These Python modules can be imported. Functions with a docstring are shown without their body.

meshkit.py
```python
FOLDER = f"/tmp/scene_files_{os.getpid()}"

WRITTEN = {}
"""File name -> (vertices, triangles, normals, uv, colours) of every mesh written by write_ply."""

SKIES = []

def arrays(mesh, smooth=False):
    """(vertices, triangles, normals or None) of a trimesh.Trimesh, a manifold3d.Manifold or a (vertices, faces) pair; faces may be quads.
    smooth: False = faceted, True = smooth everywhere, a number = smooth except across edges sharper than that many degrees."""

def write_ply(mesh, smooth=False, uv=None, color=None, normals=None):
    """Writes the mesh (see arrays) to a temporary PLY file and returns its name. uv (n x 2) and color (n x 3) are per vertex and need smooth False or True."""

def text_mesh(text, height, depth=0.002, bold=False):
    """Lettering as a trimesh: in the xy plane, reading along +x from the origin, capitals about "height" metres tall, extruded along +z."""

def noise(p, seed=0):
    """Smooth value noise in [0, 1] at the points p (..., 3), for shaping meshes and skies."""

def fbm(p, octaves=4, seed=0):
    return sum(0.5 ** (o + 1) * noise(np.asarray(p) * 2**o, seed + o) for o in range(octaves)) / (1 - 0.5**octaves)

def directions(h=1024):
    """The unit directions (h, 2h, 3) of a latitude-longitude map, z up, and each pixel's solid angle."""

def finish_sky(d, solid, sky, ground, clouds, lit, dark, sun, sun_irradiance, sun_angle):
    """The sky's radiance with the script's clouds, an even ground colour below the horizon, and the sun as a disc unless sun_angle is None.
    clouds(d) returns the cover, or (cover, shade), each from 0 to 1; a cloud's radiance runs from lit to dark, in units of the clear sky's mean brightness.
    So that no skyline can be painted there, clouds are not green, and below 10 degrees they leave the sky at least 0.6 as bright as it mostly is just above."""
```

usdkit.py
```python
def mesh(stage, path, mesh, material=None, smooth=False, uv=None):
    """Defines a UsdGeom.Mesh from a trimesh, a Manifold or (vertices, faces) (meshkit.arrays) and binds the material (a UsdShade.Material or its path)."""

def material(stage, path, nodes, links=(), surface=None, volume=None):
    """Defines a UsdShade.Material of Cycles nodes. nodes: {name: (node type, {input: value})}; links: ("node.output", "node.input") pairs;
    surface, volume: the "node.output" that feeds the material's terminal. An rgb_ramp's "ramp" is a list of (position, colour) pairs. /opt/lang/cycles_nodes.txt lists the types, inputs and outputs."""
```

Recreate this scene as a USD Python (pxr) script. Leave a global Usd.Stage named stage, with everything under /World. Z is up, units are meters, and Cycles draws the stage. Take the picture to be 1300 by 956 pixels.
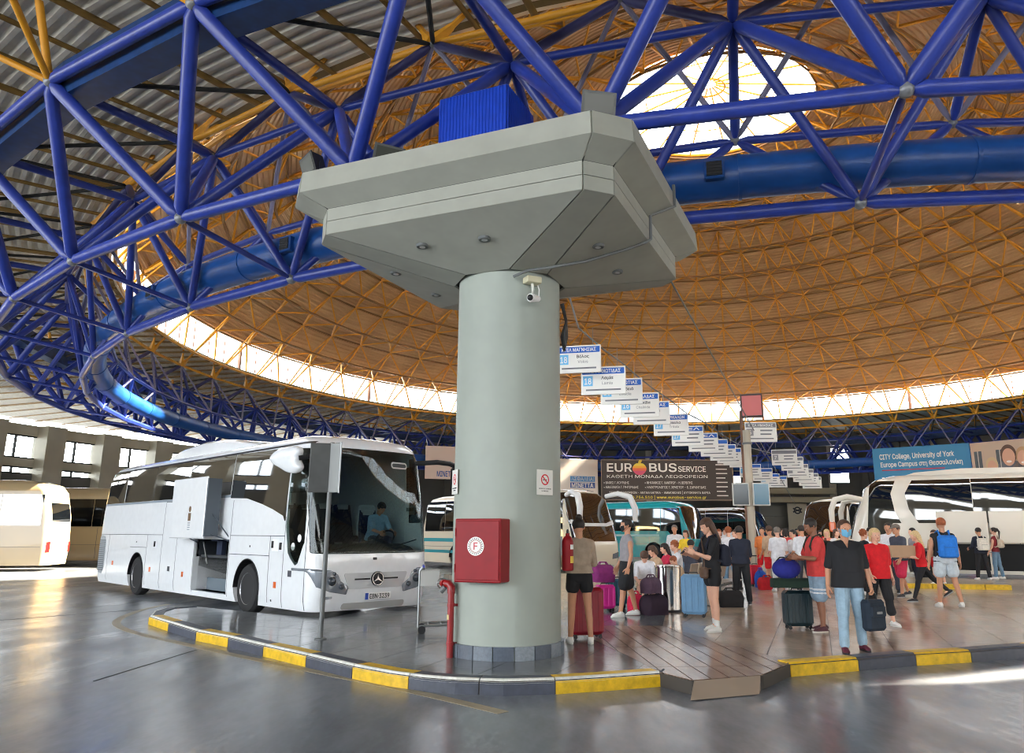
import math, random
import numpy as np, trimesh, usdkit, meshkit
from manifold3d import Manifold, CrossSection
from shapely.geometry import Polygon, box as sbox, LineString
from shapely import affinity
from pxr import Usd, UsdGeom, UsdLux, UsdShade, Gf, Sdf

stage = Usd.Stage.CreateInMemory()
UsdGeom.SetStageUpAxis(stage, 'Z'); UsdGeom.SetStageMetersPerUnit(stage, 1.0)
stage.DefinePrim('/World', 'Xform'); stage.DefinePrim('/World/Looks', 'Scope')
RNG = np.random.default_rng(7); random.seed(7)

# ---------------------------------------------------------------- camera, sky, sun, exposure
CAM_Z, PITCH, ROLL = 1.55, 12.71, 0.12
FPX, PPX, PPY = 966.45, 681.23, 458.04           # lens in pixels of the 1300 x 956 frame, principal point
cam = UsdGeom.Camera.Define(stage, '/World/camera')
cam.CreateHorizontalApertureAttr(36.0); cam.CreateVerticalApertureAttr(36.0 * 956 / 1300)
cam.CreateFocalLengthAttr(36.0 * FPX / 1300)
cam.CreateHorizontalApertureOffsetAttr((650 - PPX) / 1300 * 36.0)
cam.CreateVerticalApertureOffsetAttr((PPY - 478) / 1300 * 36.0)
cam.CreateClippingRangeAttr(Gf.Vec2f(0.05, 1000)); cam.CreateFStopAttr(0.0)
cam.CreateExposureAttr(0.72)
cam.AddTranslateOp().Set(Gf.Vec3d(0, 0, CAM_Z)); cam.AddRotateXYZOp().Set(Gf.Vec3f(90 + PITCH, 0, 0))
cam.AddRotateZOp().Set(ROLL)
sky = UsdLux.DomeLight.Define(stage, '/World/sky')
sky.CreateIntensityAttr(1.0)
sky_mat = usdkit.material(stage, '/World/Looks/overcast_sky', {
    'tc': ('texture_coordinate', {}), 'n': ('noise_texture', {'scale': 3.0, 'detail': 4.0}),
    'r': ('rgb_ramp', {'ramp': [(0.35, (0.80, 0.90, 1.0)), (0.65, (1.0, 0.98, 0.95))]}),
    'b': ('background_shader', {'strength': 5.0})},
    [('tc.generated', 'n.vector'), ('n.fac', 'r.fac'), ('r.color', 'b.color')], surface='b.background')
UsdShade.MaterialBindingAPI.Apply(sky.GetPrim()).Bind(sky_mat)
sun = UsdLux.DistantLight.Define(stage, '/World/sun')
sun.CreateNormalizeAttr(True); sun.CreateIntensityAttr(19.0); sun.CreateAngleAttr(1.0); sun.CreateColorAttr(Gf.Vec3f(1.0, 0.86, 0.66))
sun.AddRotateXYZOp().Set(Gf.Vec3f(52.6, 0, 102.2))

# ---------------------------------------------------------------- helpers
def lin(r, g, b):
    return tuple((c / 255 / 12.92) if c < 10 else ((c / 255 + 0.055) / 1.055) ** 2.4 for c in (r, g, b))
COUNT = {}
def numbered(parent, name):
    k = (parent, name); n = COUNT.get(k, 0); COUNT[k] = n + 1
    return f'{parent}/{name}' + (f'_{n:03d}' if n else '')
def path_of(o):
    return '/World' if o is None else str((o.GetPrim() if hasattr(o, 'GetPrim') else o).GetPath())
def tag(o, label=None, category=None, group=None, kind=None):
    p = o.GetPrim() if hasattr(o, 'GetPrim') else o
    for k, v in dict(label=label, category=category, group=group, kind=kind).items():
        if v: p.SetCustomDataByKey(k, v)
    return p
def tri(m):
    if isinstance(m, (tuple, list)):
        v, f = np.asarray(m[0], float), np.asarray(m[1], int)
        if f.shape[1] == 4: f = np.vstack([f[:, [0, 1, 2]], f[:, [0, 2, 3]]])
        return v, f
    if hasattr(m, 'to_mesh'):
        q = m.to_mesh(); return np.array(q.vert_properties[:, :3], float), np.array(q.tri_verts, int)
    return np.array(m.vertices), np.array(m.faces)
def join(*ms):
    vs, fs, n = [], [], 0
    for m in ms:
        v, f = tri(m); vs.append(v); fs.append(f + n); n += len(v)
    return np.vstack(vs), np.vstack(fs)
def obj(name, mesh, mat, parent=None, smooth=35, uv=None, **tags):
    m = usdkit.mesh(stage, numbered(path_of(parent), name), tri(mesh), mat, smooth=smooth, uv=uv)
    tag(m, **tags); return m.GetPrim()
def thing(name, label=None, category=None, loc=(0, 0, 0), rotz=0.0, group=None, kind=None, parent=None):
    x = UsdGeom.Xform.Define(stage, numbered(path_of(parent), name))
    x.AddTranslateOp().Set(Gf.Vec3d(*map(float, loc))); x.AddRotateZOp().Set(float(math.degrees(rotz)))
    return tag(x, label, category, group, kind)
def copy_of(src, loc, rotz, label=None, group=None, scale=None):
    was = src.GetCustomData(); name = src.GetName()
    r = thing(name, label or was.get('label'), was.get('category'), loc, rotz, group or was.get('group'))
    if scale: UsdGeom.Xformable(r).AddScaleOp().Set(Gf.Vec3f(*([scale] * 3 if np.ndim(scale) == 0 else scale)))
    r.GetReferences().AddInternalReference(src.GetPath()); r.SetInstanceable(True)
    return r
# -- shapes
def move(m, t=(0, 0, 0), rz=0.0, s=1.0, rx=0.0, ry=0.0):
    v, f = tri(m); v = v * s
    for a, (i, j) in ((rx, (1, 2)), (ry, (2, 0)), (rz, (0, 1))):
        if a:
            c, sn = math.cos(a), math.sin(a); p, q = v[:, i].copy(), v[:, j].copy()
            v[:, i], v[:, j] = c * p - sn * q, sn * p + c * q
    return v + np.asarray(t, float), f
def bx(x0, x1, y0, y1, z0, z1):
    v = np.array([[x, y, z] for x in (x0, x1) for y in (y0, y1) for z in (z0, z1)], float)
    return v, np.array([[0, 1, 3], [0, 3, 2], [4, 6, 7], [4, 7, 5], [0, 4, 5], [0, 5, 1], [2, 3, 7], [2, 7, 6], [0, 2, 6], [0, 6, 4], [1, 5, 7], [1, 7, 3]])
def bbx(x0, x1, y0, y1, z0, z1, b=0.01):             # box with chamfered edges (hull of three slabs)
    b = min(b, (x1 - x0) * .45, (y1 - y0) * .45, (z1 - z0) * .45)
    p = []
    for (ax, ay, az) in ((b, b, 0), (b, 0, b), (0, b, b)):
        p.append(bx(x0 + ax, x1 - ax, y0 + ay, y1 - ay, z0 + az, z1 - az)[0])
    return tri(Manifold.hull_points(np.vstack(p).astype(np.float32)))
def hull(pts): return tri(Manifold.hull_points(np.asarray(pts, np.float32)))
def frame_of(d):
    d = d / np.linalg.norm(d); a = np.array([0, 0, 1.0]) if abs(d[2]) < 0.9 else np.array([1.0, 0, 0])
    u = np.cross(d, a); u /= np.linalg.norm(u); return u, np.cross(d, u)
def tube(p, q, r, n=10, r2=None):
    p, q = np.asarray(p, float), np.asarray(q, float); u, w = frame_of(q - p); t = np.arange(n) * 2 * np.pi / n
    ring = np.cos(t)[:, None] * u + np.sin(t)[:, None] * w
    v = np.vstack([p + ring * r, q + ring * (r if r2 is None else r2), [p], [q]]); i = np.arange(n); j = (i + 1) % n
    f = np.vstack([np.c_[i, i + n, j + n], np.c_[i, j + n, j], np.c_[np.full(n, 2 * n), i, j], np.c_[np.full(n, 2 * n + 1), j + n, i + n]])
    return v, f
def tubes(segs, n=6):                                 # many straight bars as one mesh: rows of (p, q, r)
    P = np.array([s[0] for s in segs], float); Q = np.array([s[1] for s in segs], float); R = np.array([s[2] for s in segs], float)
    d = Q - P; d /= np.linalg.norm(d, axis=1, keepdims=True)
    a = np.where(np.abs(d[:, 2:3]) < 0.9, [[0, 0, 1.0]], [[1.0, 0, 0]]); u = np.cross(d, a); u /= np.linalg.norm(u, axis=1, keepdims=True); w = np.cross(d, u)
    t = np.arange(n) * 2 * np.pi / n
    ring = (np.cos(t)[None, :, None] * u[:, None] + np.sin(t)[None, :, None] * w[:, None]) * R[:, None, None]
    v = np.concatenate([P[:, None] + ring, Q[:, None] + ring], 1).reshape(-1, 3); i = np.arange(n); j = (i + 1) % n
    f = np.vstack([np.c_[i, i + n, j + n], np.c_[i, j + n, j]])
    return v, (f[None] + (np.arange(len(P)) * 2 * n)[:, None, None]).reshape(-1, 3)
def sweep(path, r, n=8, closed=False):
    P = np.asarray(path, float); m = len(P); t = np.arange(n) * 2 * np.pi / n
    D = np.roll(P, -1, 0) - np.roll(P, 1, 0)
    if not closed: D[0], D[-1] = P[1] - P[0], P[-1] - P[-2]
    u = None; V = []
    for k in range(m):
        d = D[k] / np.linalg.norm(D[k])
        if u is None: u = frame_of(d)[0]
        u = u - d * (u @ d); u /= np.linalg.norm(u); w = np.cross(d, u)
        rr = r if np.ndim(r) == 0 else r[k]
        V.append(P[k] + (np.cos(t)[:, None] * u + np.sin(t)[:, None] * w) * rr)
    v = np.vstack(V); i = np.arange(n); j = (i + 1) % n; F = []
    for k in range(m if closed else m - 1):
        a, b = k * n, ((k + 1) % m) * n
        F += [np.c_[a + i, a + j, b + j], np.c_[a + i, b + j, b + i]]
    f = np.vstack(F)
    if not closed:
        v = np.vstack([v, P[:1], P[-1:]]); c = m * n
        f = np.vstack([f, np.c_[np.full(n, c), j, i], np.c_[np.full(n, c + 1), (m - 1) * n + i, (m - 1) * n + j]])
    return v, f
def lathe(prof, n=24, loc=(0, 0, 0)):                  # (r, z) rows from bottom to top
    P = np.asarray(prof, float); t = np.arange(n) * 2 * np.pi / n; m = len(P)
    v = np.stack([P[:, None, 0] * np.cos(t), P[:, None, 0] * np.sin(t), np.repeat(P[:, 1:2], n, 1)], -1).reshape(-1, 3)
    i = np.arange(n); j = (i + 1) % n; F = []
    for k in range(m - 1):
        a, b = k * n, (k + 1) * n; F += [np.c_[a + i, a + j, b + j], np.c_[a + i, b + j, b + i]]
    v = np.vstack([v, [[0, 0, P[0, 1]], [0, 0, P[-1, 1]]]]); c = m * n
    F += [np.c_[np.full(n, c), j, i], np.c_[np.full(n, c + 1), (m - 1) * n + i, (m - 1) * n + j]]
    return v + np.asarray(loc, float), np.vstack(F)
def loft(rings, cap=True):                            # rings of equal length, each an (n, 3) loop
    R = [np.asarray(r, float) for r in rings]; n = len(R[0]); v = np.vstack(R); i = np.arange(n); j = (i + 1) % n; F = []
    for k in range(len(R) - 1):
        a, b = k * n, (k + 1) * n; F += [np.c_[a + i, a + j, b + j], np.c_[a + i, b + j, b + i]]
    if cap:
        v = np.vstack([v, R[0].mean(0), R[-1].mean(0)]); c = len(R) * n
        F += [np.c_[np.full(n, c), j, i], np.c_[np.full(n, c + 1), (len(R) - 1) * n + i, (len(R) - 1) * n + j]]
    return v, np.vstack(F)
def prism(poly, h, z=0.0):                            # shapely polygon or ring of (x, y), extruded up
    g = poly if hasattr(poly, 'geom_type') else Polygon(poly)
    gs = [g] if g.geom_type == 'Polygon' else [q for q in g.geoms if q.geom_type == 'Polygon']
    return join(*[move(trimesh.creation.extrude_polygon(q, h, engine='earcut'), (0, 0, z)) for q in gs if q.area > 1e-7])
def upright(m, t=(0, 0, 0), rz=0.0):                  # xy drawing -> stands in xz, front towards -y (then turned by rz)
    v, f = tri(m); v = np.c_[v[:, 0], -v[:, 2], v[:, 1]]
    return move((v, f), t, rz)
def text(s, h, d=0.004, bold=False, align='l'):
    m = meshkit.text_mesh(s, h, d, bold); v, f = tri(m)
    if align == 'c': v = v - [(v[:, 0].min() + v[:, 0].max()) / 2, 0, 0]
    if align == 'r': v = v - [v[:, 0].max(), 0, 0]
    return v, f
def fit_text(s, h, w, d=0.004, bold=False, align='l'):
    v, f = tri(meshkit.text_mesh(s, h, d, bold)); x0, x1 = v[:, 0].min(), v[:, 0].max()
    v = (v - [x0, 0, 0]) * [w / (x1 - x0), 1, 1]
    if align == 'c': v = v - [w / 2, 0, 0]
    return v, f
# -- picture geometry: only used to choose which pieces are near enough to be parts, and to read places off the ground
_c, _s = math.cos(math.radians(PITCH)), math.sin(math.radians(PITCH))
def project(P):
    P = np.atleast_2d(np.asarray(P, float)) - [0, 0, CAM_Z]
    fw = P[:, 1] * _c + P[:, 2] * _s; up = -P[:, 1] * _s + P[:, 2] * _c
    ok = fw > 0.1; fw = np.where(ok, fw, 0.1)
    return np.c_[PPX + FPX * P[:, 0] / fw, PPY - FPX * up / fw], ok, fw
def ground(px, py, z=0.0):
    u, v = (px - PPX) / FPX, (PPY - py) / FPX; d = np.array([u, _c - v * _s, _s + v * _c])
    return d * (z - CAM_Z) / d[2] + [0, 0, CAM_Z]
# -- materials
MATS = {}
def mat(name, rgb, rough=0.5, metal=0.0, var=0.0, scale=6.0, bump=0.0, bscale=40.0, coat=0.0, spec=0.5, extra=None, rvar=0.0):
    if name in MATS: return MATS[name]
    c = lin(*rgb); pb = {'base_color': c, 'roughness': rough, 'metallic': metal, 'coat_weight': coat, 'specular_ior_level': spec}
    if extra: pb.update(extra)
    nodes, links = {'p': ('principled_bsdf', pb)}, []
    if var or bump or rvar: nodes['tc'] = ('texture_coordinate', {})
    if var:
        lo, hi = tuple(x * (1 - var) for x in c), tuple(min(1, x * (1 + var)) for x in c)
        nodes['n'] = ('noise_texture', {'scale': scale, 'detail': 6.0, 'roughness': 0.6}); nodes['r'] = ('rgb_ramp', {'ramp': [(0.3, lo), (0.7, hi)]})
        links += [('tc.object', 'n.vector'), ('n.fac', 'r.fac'), ('r.color', 'p.base_color')]
    if rvar:
        nodes['n3'] = ('noise_texture', {'scale': scale * .6, 'detail': 5.0}); nodes['m3'] = ('map_range', {'from_min': .3, 'from_max': .7, 'to_min': max(.02, rough - rvar), 'to_max': rough + rvar})
        links += [('tc.object', 'n3.vector'), ('n3.fac', 'm3.value'), ('m3.result', 'p.roughness')]
    if bump:
        nodes['n2'] = ('noise_texture', {'scale': bscale, 'detail': 3.0}); nodes['b'] = ('bump', {'strength': bump, 'distance': 0.01})
        links += [('tc.object', 'n2.vector'), ('n2.fac', 'b.height'), ('b.normal', 'p.normal')]
    MATS[name] = usdkit.material(stage, '/World/Looks/' + name, nodes, links, surface='p.BSDF'); return MATS[name]
def pane_mat(name, tint=(1, 1, 1), top=0.9, base=0.04):
    # window pane: see-through, reflecting more towards grazing views
    nodes = {'t': ('transparent_bsdf', {'color': tint}), 'g': ('glossy_bsdf', {'color': (1, 1, 1), 'roughness': 0.02}), 'f': ('layer_weight', {'blend': .5}),
             'w': ('math', {'math_type': 'power', 'value2': 4.0}), 'k': ('math', {'math_type': 'multiply_add', 'value2': top, 'value3': base}), 'm': ('mix_closure', {})}
    links = [('f.facing', 'w.value1'), ('w.value', 'k.value1'), ('k.value', 'm.fac'), ('t.BSDF', 'm.closure1'), ('g.BSDF', 'm.closure2')]
    MATS[name] = usdkit.material(stage, '/World/Looks/' + name, nodes, links, surface='m.closure'); return MATS[name]
blue = mat('blue_paint', (34, 52, 132), 0.38, var=0.18, scale=3.0, coat=0.15)
blue_dim = mat('blue_paint_worn', (56, 56, 104), 0.45, var=0.2, scale=3.0)
gutter_blue = mat('gutter_blue', (16, 48, 92), 0.4, var=0.35, scale=5.0)
duct_blue = mat('duct_blue', (24, 72, 138), 0.35, var=0.12, scale=4.0)
ball_grey = mat('node_grey', (120, 122, 126), 0.4, 0.4)
yellow = mat('yellow_paint', (206, 142, 28), 0.45, var=0.12, scale=2.0)
ochre = mat('ochre_paint', (116, 88, 36), 0.55, var=0.2, scale=2.0)
concrete = mat('capital_concrete', (152, 153, 143), 0.75, var=0.06, scale=2.5, bump=0.05, bscale=60)
col_paint = mat('column_paint', (152, 159, 150), 0.55, var=0.05, scale=2.0, bump=0.03, bscale=30)
dark_joint = mat('dark_joint', (50, 50, 46), 0.8)
black = mat('black_plastic', (18, 18, 20), 0.4)
white_paint = mat('white_paint', (232, 233, 232), 0.4)
steel = mat('galvanised_steel', (140, 142, 142), 0.35, 0.8)
grey_metal = mat('grey_metal', (105, 108, 108), 0.45, 0.3)
# ---------------------------------------------------------------- the hall: ring truss, dome, roof, walls
CX, CY = 9.897, 39.32                                  # axis of the dome
def tc(k): return -20.33 + 360 * k / 56 + 4.985 * math.sin(2 * math.pi * k / 56)
def P(t, R, z): t = math.radians(t); return np.array([CX + R * math.sin(t), CY - R * math.cos(t), z])
CH = dict(A=(31.4, 6.86, .5), B=(28.9, 6.49, .5), C=(29.7, 9.3, 0), D=(28.25, 8.06, 0), E=(32.94, 9.35, 0), Y=(29.3, 10.4, .5))
def N(c, k): R, z, o = CH[c]; return P(tc(k + o), R, z)
truss = thing('ring_truss', 'blue steel tube ring truss circling the hall under the dome', 'truss')
web_grey = mat('web_paint_pale', (122, 118, 142), .4)
segs = []                                              # name, p, q, radius, material
for k in range(-28, 28):
    for c, r, nm in (('A', .112, 'chord'), ('B', .108, 'chord'), ('C', .075, 'chord'), ('D', .07, 'chord'), ('E', .105, 'chord')):
        segs.append((nm, N(c, k), N(c, k + 1), r, blue))
    segs.append(('ring_beam', N('Y', k), N('Y', k + 1), .07, yellow))
    for s in (0, -1):                                   # a-nodes at k+.5 meet c-nodes at k and k+1
        segs += [('diagonal', N('A', k + s), N('E', k), .118, blue), ('diagonal', N('A', k + s), N('C', k), .105, blue),
                 ('diagonal', N('B', k + s), N('D', k), .075, blue), ('diagonal', N('B', k + s), N('C', k), .085, blue),
                 ('diagonal', N('Y', k + s), N('C', k), .085, blue_dim), ('web_diagonal', N('Y', k + s), N('D', k), .05, web_grey)]
    segs += [('strut', N('A', k), N('B', k), .055, blue), ('post', N('C', k), N('D', k), .08, blue), ('strut', N('C', k), N('E', k), .085, blue)]
    segs += [('roof_strut', N('E', k), N('Y', k), .045, dark_joint), ('roof_strut', N('E', k), N('Y', k - 1), .045, dark_joint)]
near, far = [], {}
for s in segs:
    px, ok, fw = project([s[1] * .5 + s[2] * .5, s[1], s[2]])
    inside = (ok & (px[:, 0] > -30) & (px[:, 0] < 1330) & (px[:, 1] > -30) & (px[:, 1] < 620)).any()
    w = 2 * s[3] * FPX / max(fw.min(), .5)
    (near.append((w, s)) if inside and w > 7.5 else far.setdefault(s[4].GetPath().name, (s[4], []))[1].append(s[1:4]))
near.sort(key=lambda x: -x[0])
for w, s in near[300:]: far.setdefault(s[4].GetPath().name, (s[4], []))[1].append(s[1:4])
def bar(s):                                            # a tube with conical ends that meets its nodes
    p, q, r = np.array(s[1]), np.array(s[2]), s[3]; d = (q - p) / np.linalg.norm(q - p); L = np.linalg.norm(q - p); e = min(.16, L * .1)
    return sweep([p + d * .05, p + d * (.05 + e), q - d * (.05 + e), q - d * .05], [r * .45, r, r, r * .45], 12)
for w, s in near[:300]: obj(s[0], bar(s), s[4], truss, smooth=40)
for nm, (m_, ss) in far.items(): obj('web_bars', tubes(ss, 6), m_, truss, smooth=False, kind='stuff')
balls, fb = [], []
for c in 'ABCDEY':
    for k in range(-28, 28):
        p = N(c, k); px, ok, fw = project(p); r = .105 if c in 'ABE' else .08
        if ok[0] and -40 < px[0, 0] < 1340 and -40 < px[0, 1] < 640 and fw[0] < 17: balls.append((p, r))
        else: fb.append((p, r))
ico = trimesh.creation.icosphere(2, 1.0); ico1 = trimesh.creation.icosphere(1, 1.0)
for p, r in balls: obj('joint_ball', move(ico, p, s=r), ball_grey, truss, smooth=True)
obj('joint_balls', join(*[move(ico1, p, s=r) for p, r in fb]), ball_grey, truss, smooth=False, kind='stuff')

# blue box gutter below the outer top chord, one length per bay
gut = thing('box_gutter', 'dark blue steel box gutter running beside the outer top chord', 'gutter')
for k in range(-28, 28):
    a, b = tc(k) , tc(k + 1); q = [P(a, 32.28, 0)[:2], P(b, 32.28, 0)[:2], P(b, 32.78, 0)[:2], P(a, 32.78, 0)[:2]]
    obj('gutter_length', prism(q, .72, 9.12), gutter_blue, gut, smooth=False)

# air duct hung inside the ring
duct = thing('air_duct', 'fat blue round ventilation duct following the ring truss', 'duct')
for k in range(-28, 28):
    n = 4; pts = [P(tc(k) + (tc(k + 1) - tc(k)) * i / n, 28.62, 7.22) for i in range(n + 1)]
    obj('duct_length', sweep(pts, .36, 20), duct_blue, duct, smooth=40)
    px, ok, fw = project(pts[0])
    obj('duct_collar', sweep([pts[0] - (pts[1] - pts[0]) * .02, pts[0] + (pts[1] - pts[0]) * .04], .378, 20), duct_blue, duct, smooth=40)
for t in (-3.6, -14.1, -24.5, -31.0, -41.5, -52.0):
    c = P(t, 29.0, 7.2); a = math.radians(t)
    g = obj('air_outlet', move(bbx(-.16, .16, -.07, .07, -.16, .16, .02), c, a), duct_blue, duct)
    obj('outlet_grille', move(join(bx(-.12, .12, -.085, -.075, -.12, .12), *[bx(-.12, .12, -.095, -.075, -.1 + i * .05, -.085 + i * .05) for i in range(5)]), c, a), black, g, smooth=False)

# dome: corrugated lining in panels and the yellow double-layer frame below it
Rs, ZC = 38.0, -12.3
J = 10; AR = np.linspace(math.asin(28.45 / Rs), math.asin(5.8 / Rs), J + 1)
def dome_pt(t, j, off=0.0):
    a = np.interp(j, np.arange(J + 1), AR); return P(t, (Rs - off) * math.sin(a), ZC + (Rs - off) * math.cos(a))
zf = dome_pt(0, 0)[2]
nl = {'g': ('geometry', {}), 'n': ('noise_texture', {'scale': .35, 'detail': 5.0}), 'ramp': ('rgb_ramp', {'ramp': [(0.3, lin(184, 144, 104)), (0.7, lin(200, 162, 120))]}), 'p': ('principled_bsdf', {'roughness': 0.5, 'specular_ior_level': .35})}
dome_mat = usdkit.material(stage, '/World/Looks/dome_lining', nl, [('g.position', 'n.vector'), ('n.fac', 'ramp.fac'), ('ramp.color', 'p.base_color')], surface='p.BSDF')
ceiling = thing('ceiling', 'tan corrugated dome ceiling with a round skylight', kind='structure')
quads = []
for k in range(-28, 28):
    for j in range(J):
        t0, t1 = tc(k), tc(k + 1); e = .0025
        c = [dome_pt(t0 + (t1 - t0) * e, j + .004), dome_pt(t1 - (t1 - t0) * e, j + .004), dome_pt(t1 - (t1 - t0) * e, j + .996), dome_pt(t0 + (t1 - t0) * e, j + .996)]
        px, ok, fw = project(c); q = np.clip(px, [0, 0], [1300, 560]); x, y = q.T
        area = abs(np.dot(x, np.roll(y, 1)) - np.dot(y, np.roll(x, 1))) / 2 if ok.all() else 0
        js, of = [], []
        for q_ in range(9): js += [j + .004 + .992 * (q_ + u_) / 9 for u_ in (0, .36, .50, .86)]; of += [0, 0, -.06, -.06]
        js.append(j + .996); of.append(0); A_ = np.array([dome_pt(t0 + (t1 - t0) * e, jj, o_) for jj, o_ in zip(js, of)]); B_ = np.array([dome_pt(t1 - (t1 - t0) * e, jj, o_) for jj, o_ in zip(js, of)]); n_ = len(js); i_ = np.arange(n_ - 1)
        quads.append((area, (np.vstack([A_, B_]), np.vstack([np.c_[i_, i_ + n_, i_ + n_ + 1], np.c_[i_, i_ + n_ + 1, i_ + 1]]))))
quads.sort(key=lambda x: -x[0])
for a, m in quads[:300]: obj('panel', m, dome_mat, ceiling, smooth=False)
obj('lining_panels', join(*[m for a, m in quads[300:]]), dome_mat, ceiling, smooth=False, kind='stuff')
sh_ = []
for k in range(-28, 28):
    for j in range(J): sh_.append((np.array([dome_pt(tc(k), j, -.14), dome_pt(tc(k + 1), j, -.14), dome_pt(tc(k + 1), j + 1, -.14), dome_pt(tc(k), j + 1, -.14)]), np.array([[0, 1, 2], [0, 2, 3]])))
obj('weather_skin', join(*sh_), mat('dome_skin', (120, 112, 100), .7), ceiling, smooth=False, kind='stuff')
fr, rg = [], []
def KM(j): return 1 if j < 7 else 2
for j in range(J + 1):
    s = KM(j)
    for k in range(-28, 28, s):
        rg.append((dome_pt(tc(k), j, .14), dome_pt(tc(k + s), j, .14), .06))
        if j < J:
            s2 = KM(j + .01) if j != 6 else 1
            fr.append((dome_pt(tc(k), j, .14), dome_pt(tc(k), j + 1, .14), .075))
for j in range(J):
    s = KM(j); i = j + .5
    for k in range(-28, 28, s):
        n0 = dome_pt(tc(k + s / 2), i, .95)
        rg.append((n0, dome_pt(tc(k + 3 * s / 2), i, .95), .08))
        for kk in (k, k + s):
            for jj in (j, j + 1): fr.append((n0, dome_pt(tc(kk), jj, .14), .055))
    if j == 0:
        for k in range(-28, 28): fr.append((dome_pt(tc(k + .5), .5, .95), N('Y', k), .05))
for k in range(-28, 28):
    y = N('Y', k)
    for kk in (k, k + 1): fr.append((y, dome_pt(tc(kk), 0, .14), .06))
obj('space_frame', tubes(fr, 5), yellow, ceiling, smooth=False, kind='stuff'); obj('ring_bars', tubes(rg, 5), mat('ring_ochre', (122, 82, 28), .55), ceiling, smooth=False, kind='stuff')
gus = []
for k in range(-28, 28):
    y = N('Y', k)
    for s in (0, 1):
        d = dome_pt(tc(k + s), 0, .14) - y; d /= np.linalg.norm(d); gus.append(tube(y, y + d * .55, .17, 5, .07))
obj('gusset_cones', join(*gus), yellow, ceiling, smooth=False, kind='stuff')

# ring of high windows between truss and dome
GR = 28.75
win = thing('window_1', 'ring of tall white daylight windows round the base of the dome', kind='structure')
clear = pane_mat('clear_pane', (0.93, 0.95, 0.96), .4, .03)
sill = mat('window_sill', (110, 96, 62), 0.6, var=.1); post_m = mat('window_post', (150, 112, 90), 0.6)
mul = []
for k in range(-28, 28):
    t0, t1 = tc(k), tc(k + 1)
    for h in (0, .5):
        a, b = t0 + (t1 - t0) * (h + .01), t0 + (t1 - t0) * (h + .49)
        obj('pane', prism([P(a, GR, 0)[:2], P(b, GR, 0)[:2], P(b, GR + .02, 0)[:2], P(a, GR + .02, 0)[:2]], zf - 11.24, 11.22), clear, win, smooth=False)
        mul.append((P(t0 + (t1 - t0) * h, GR, 11.2), P(t0 + (t1 - t0) * h, GR, zf), .03 if k % 4 or h else .11))
    obj('sill', prism([P(t0, GR - .10, 0)[:2], P(t1, GR - .10, 0)[:2], P(t1, GR + .14, 0)[:2], P(t0, GR + .14, 0)[:2]], .12, 11.12), sill, win, smooth=False)
obj('mullions', tubes(mul, 5), post_m, win, smooth=False, kind='stuff')

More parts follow.
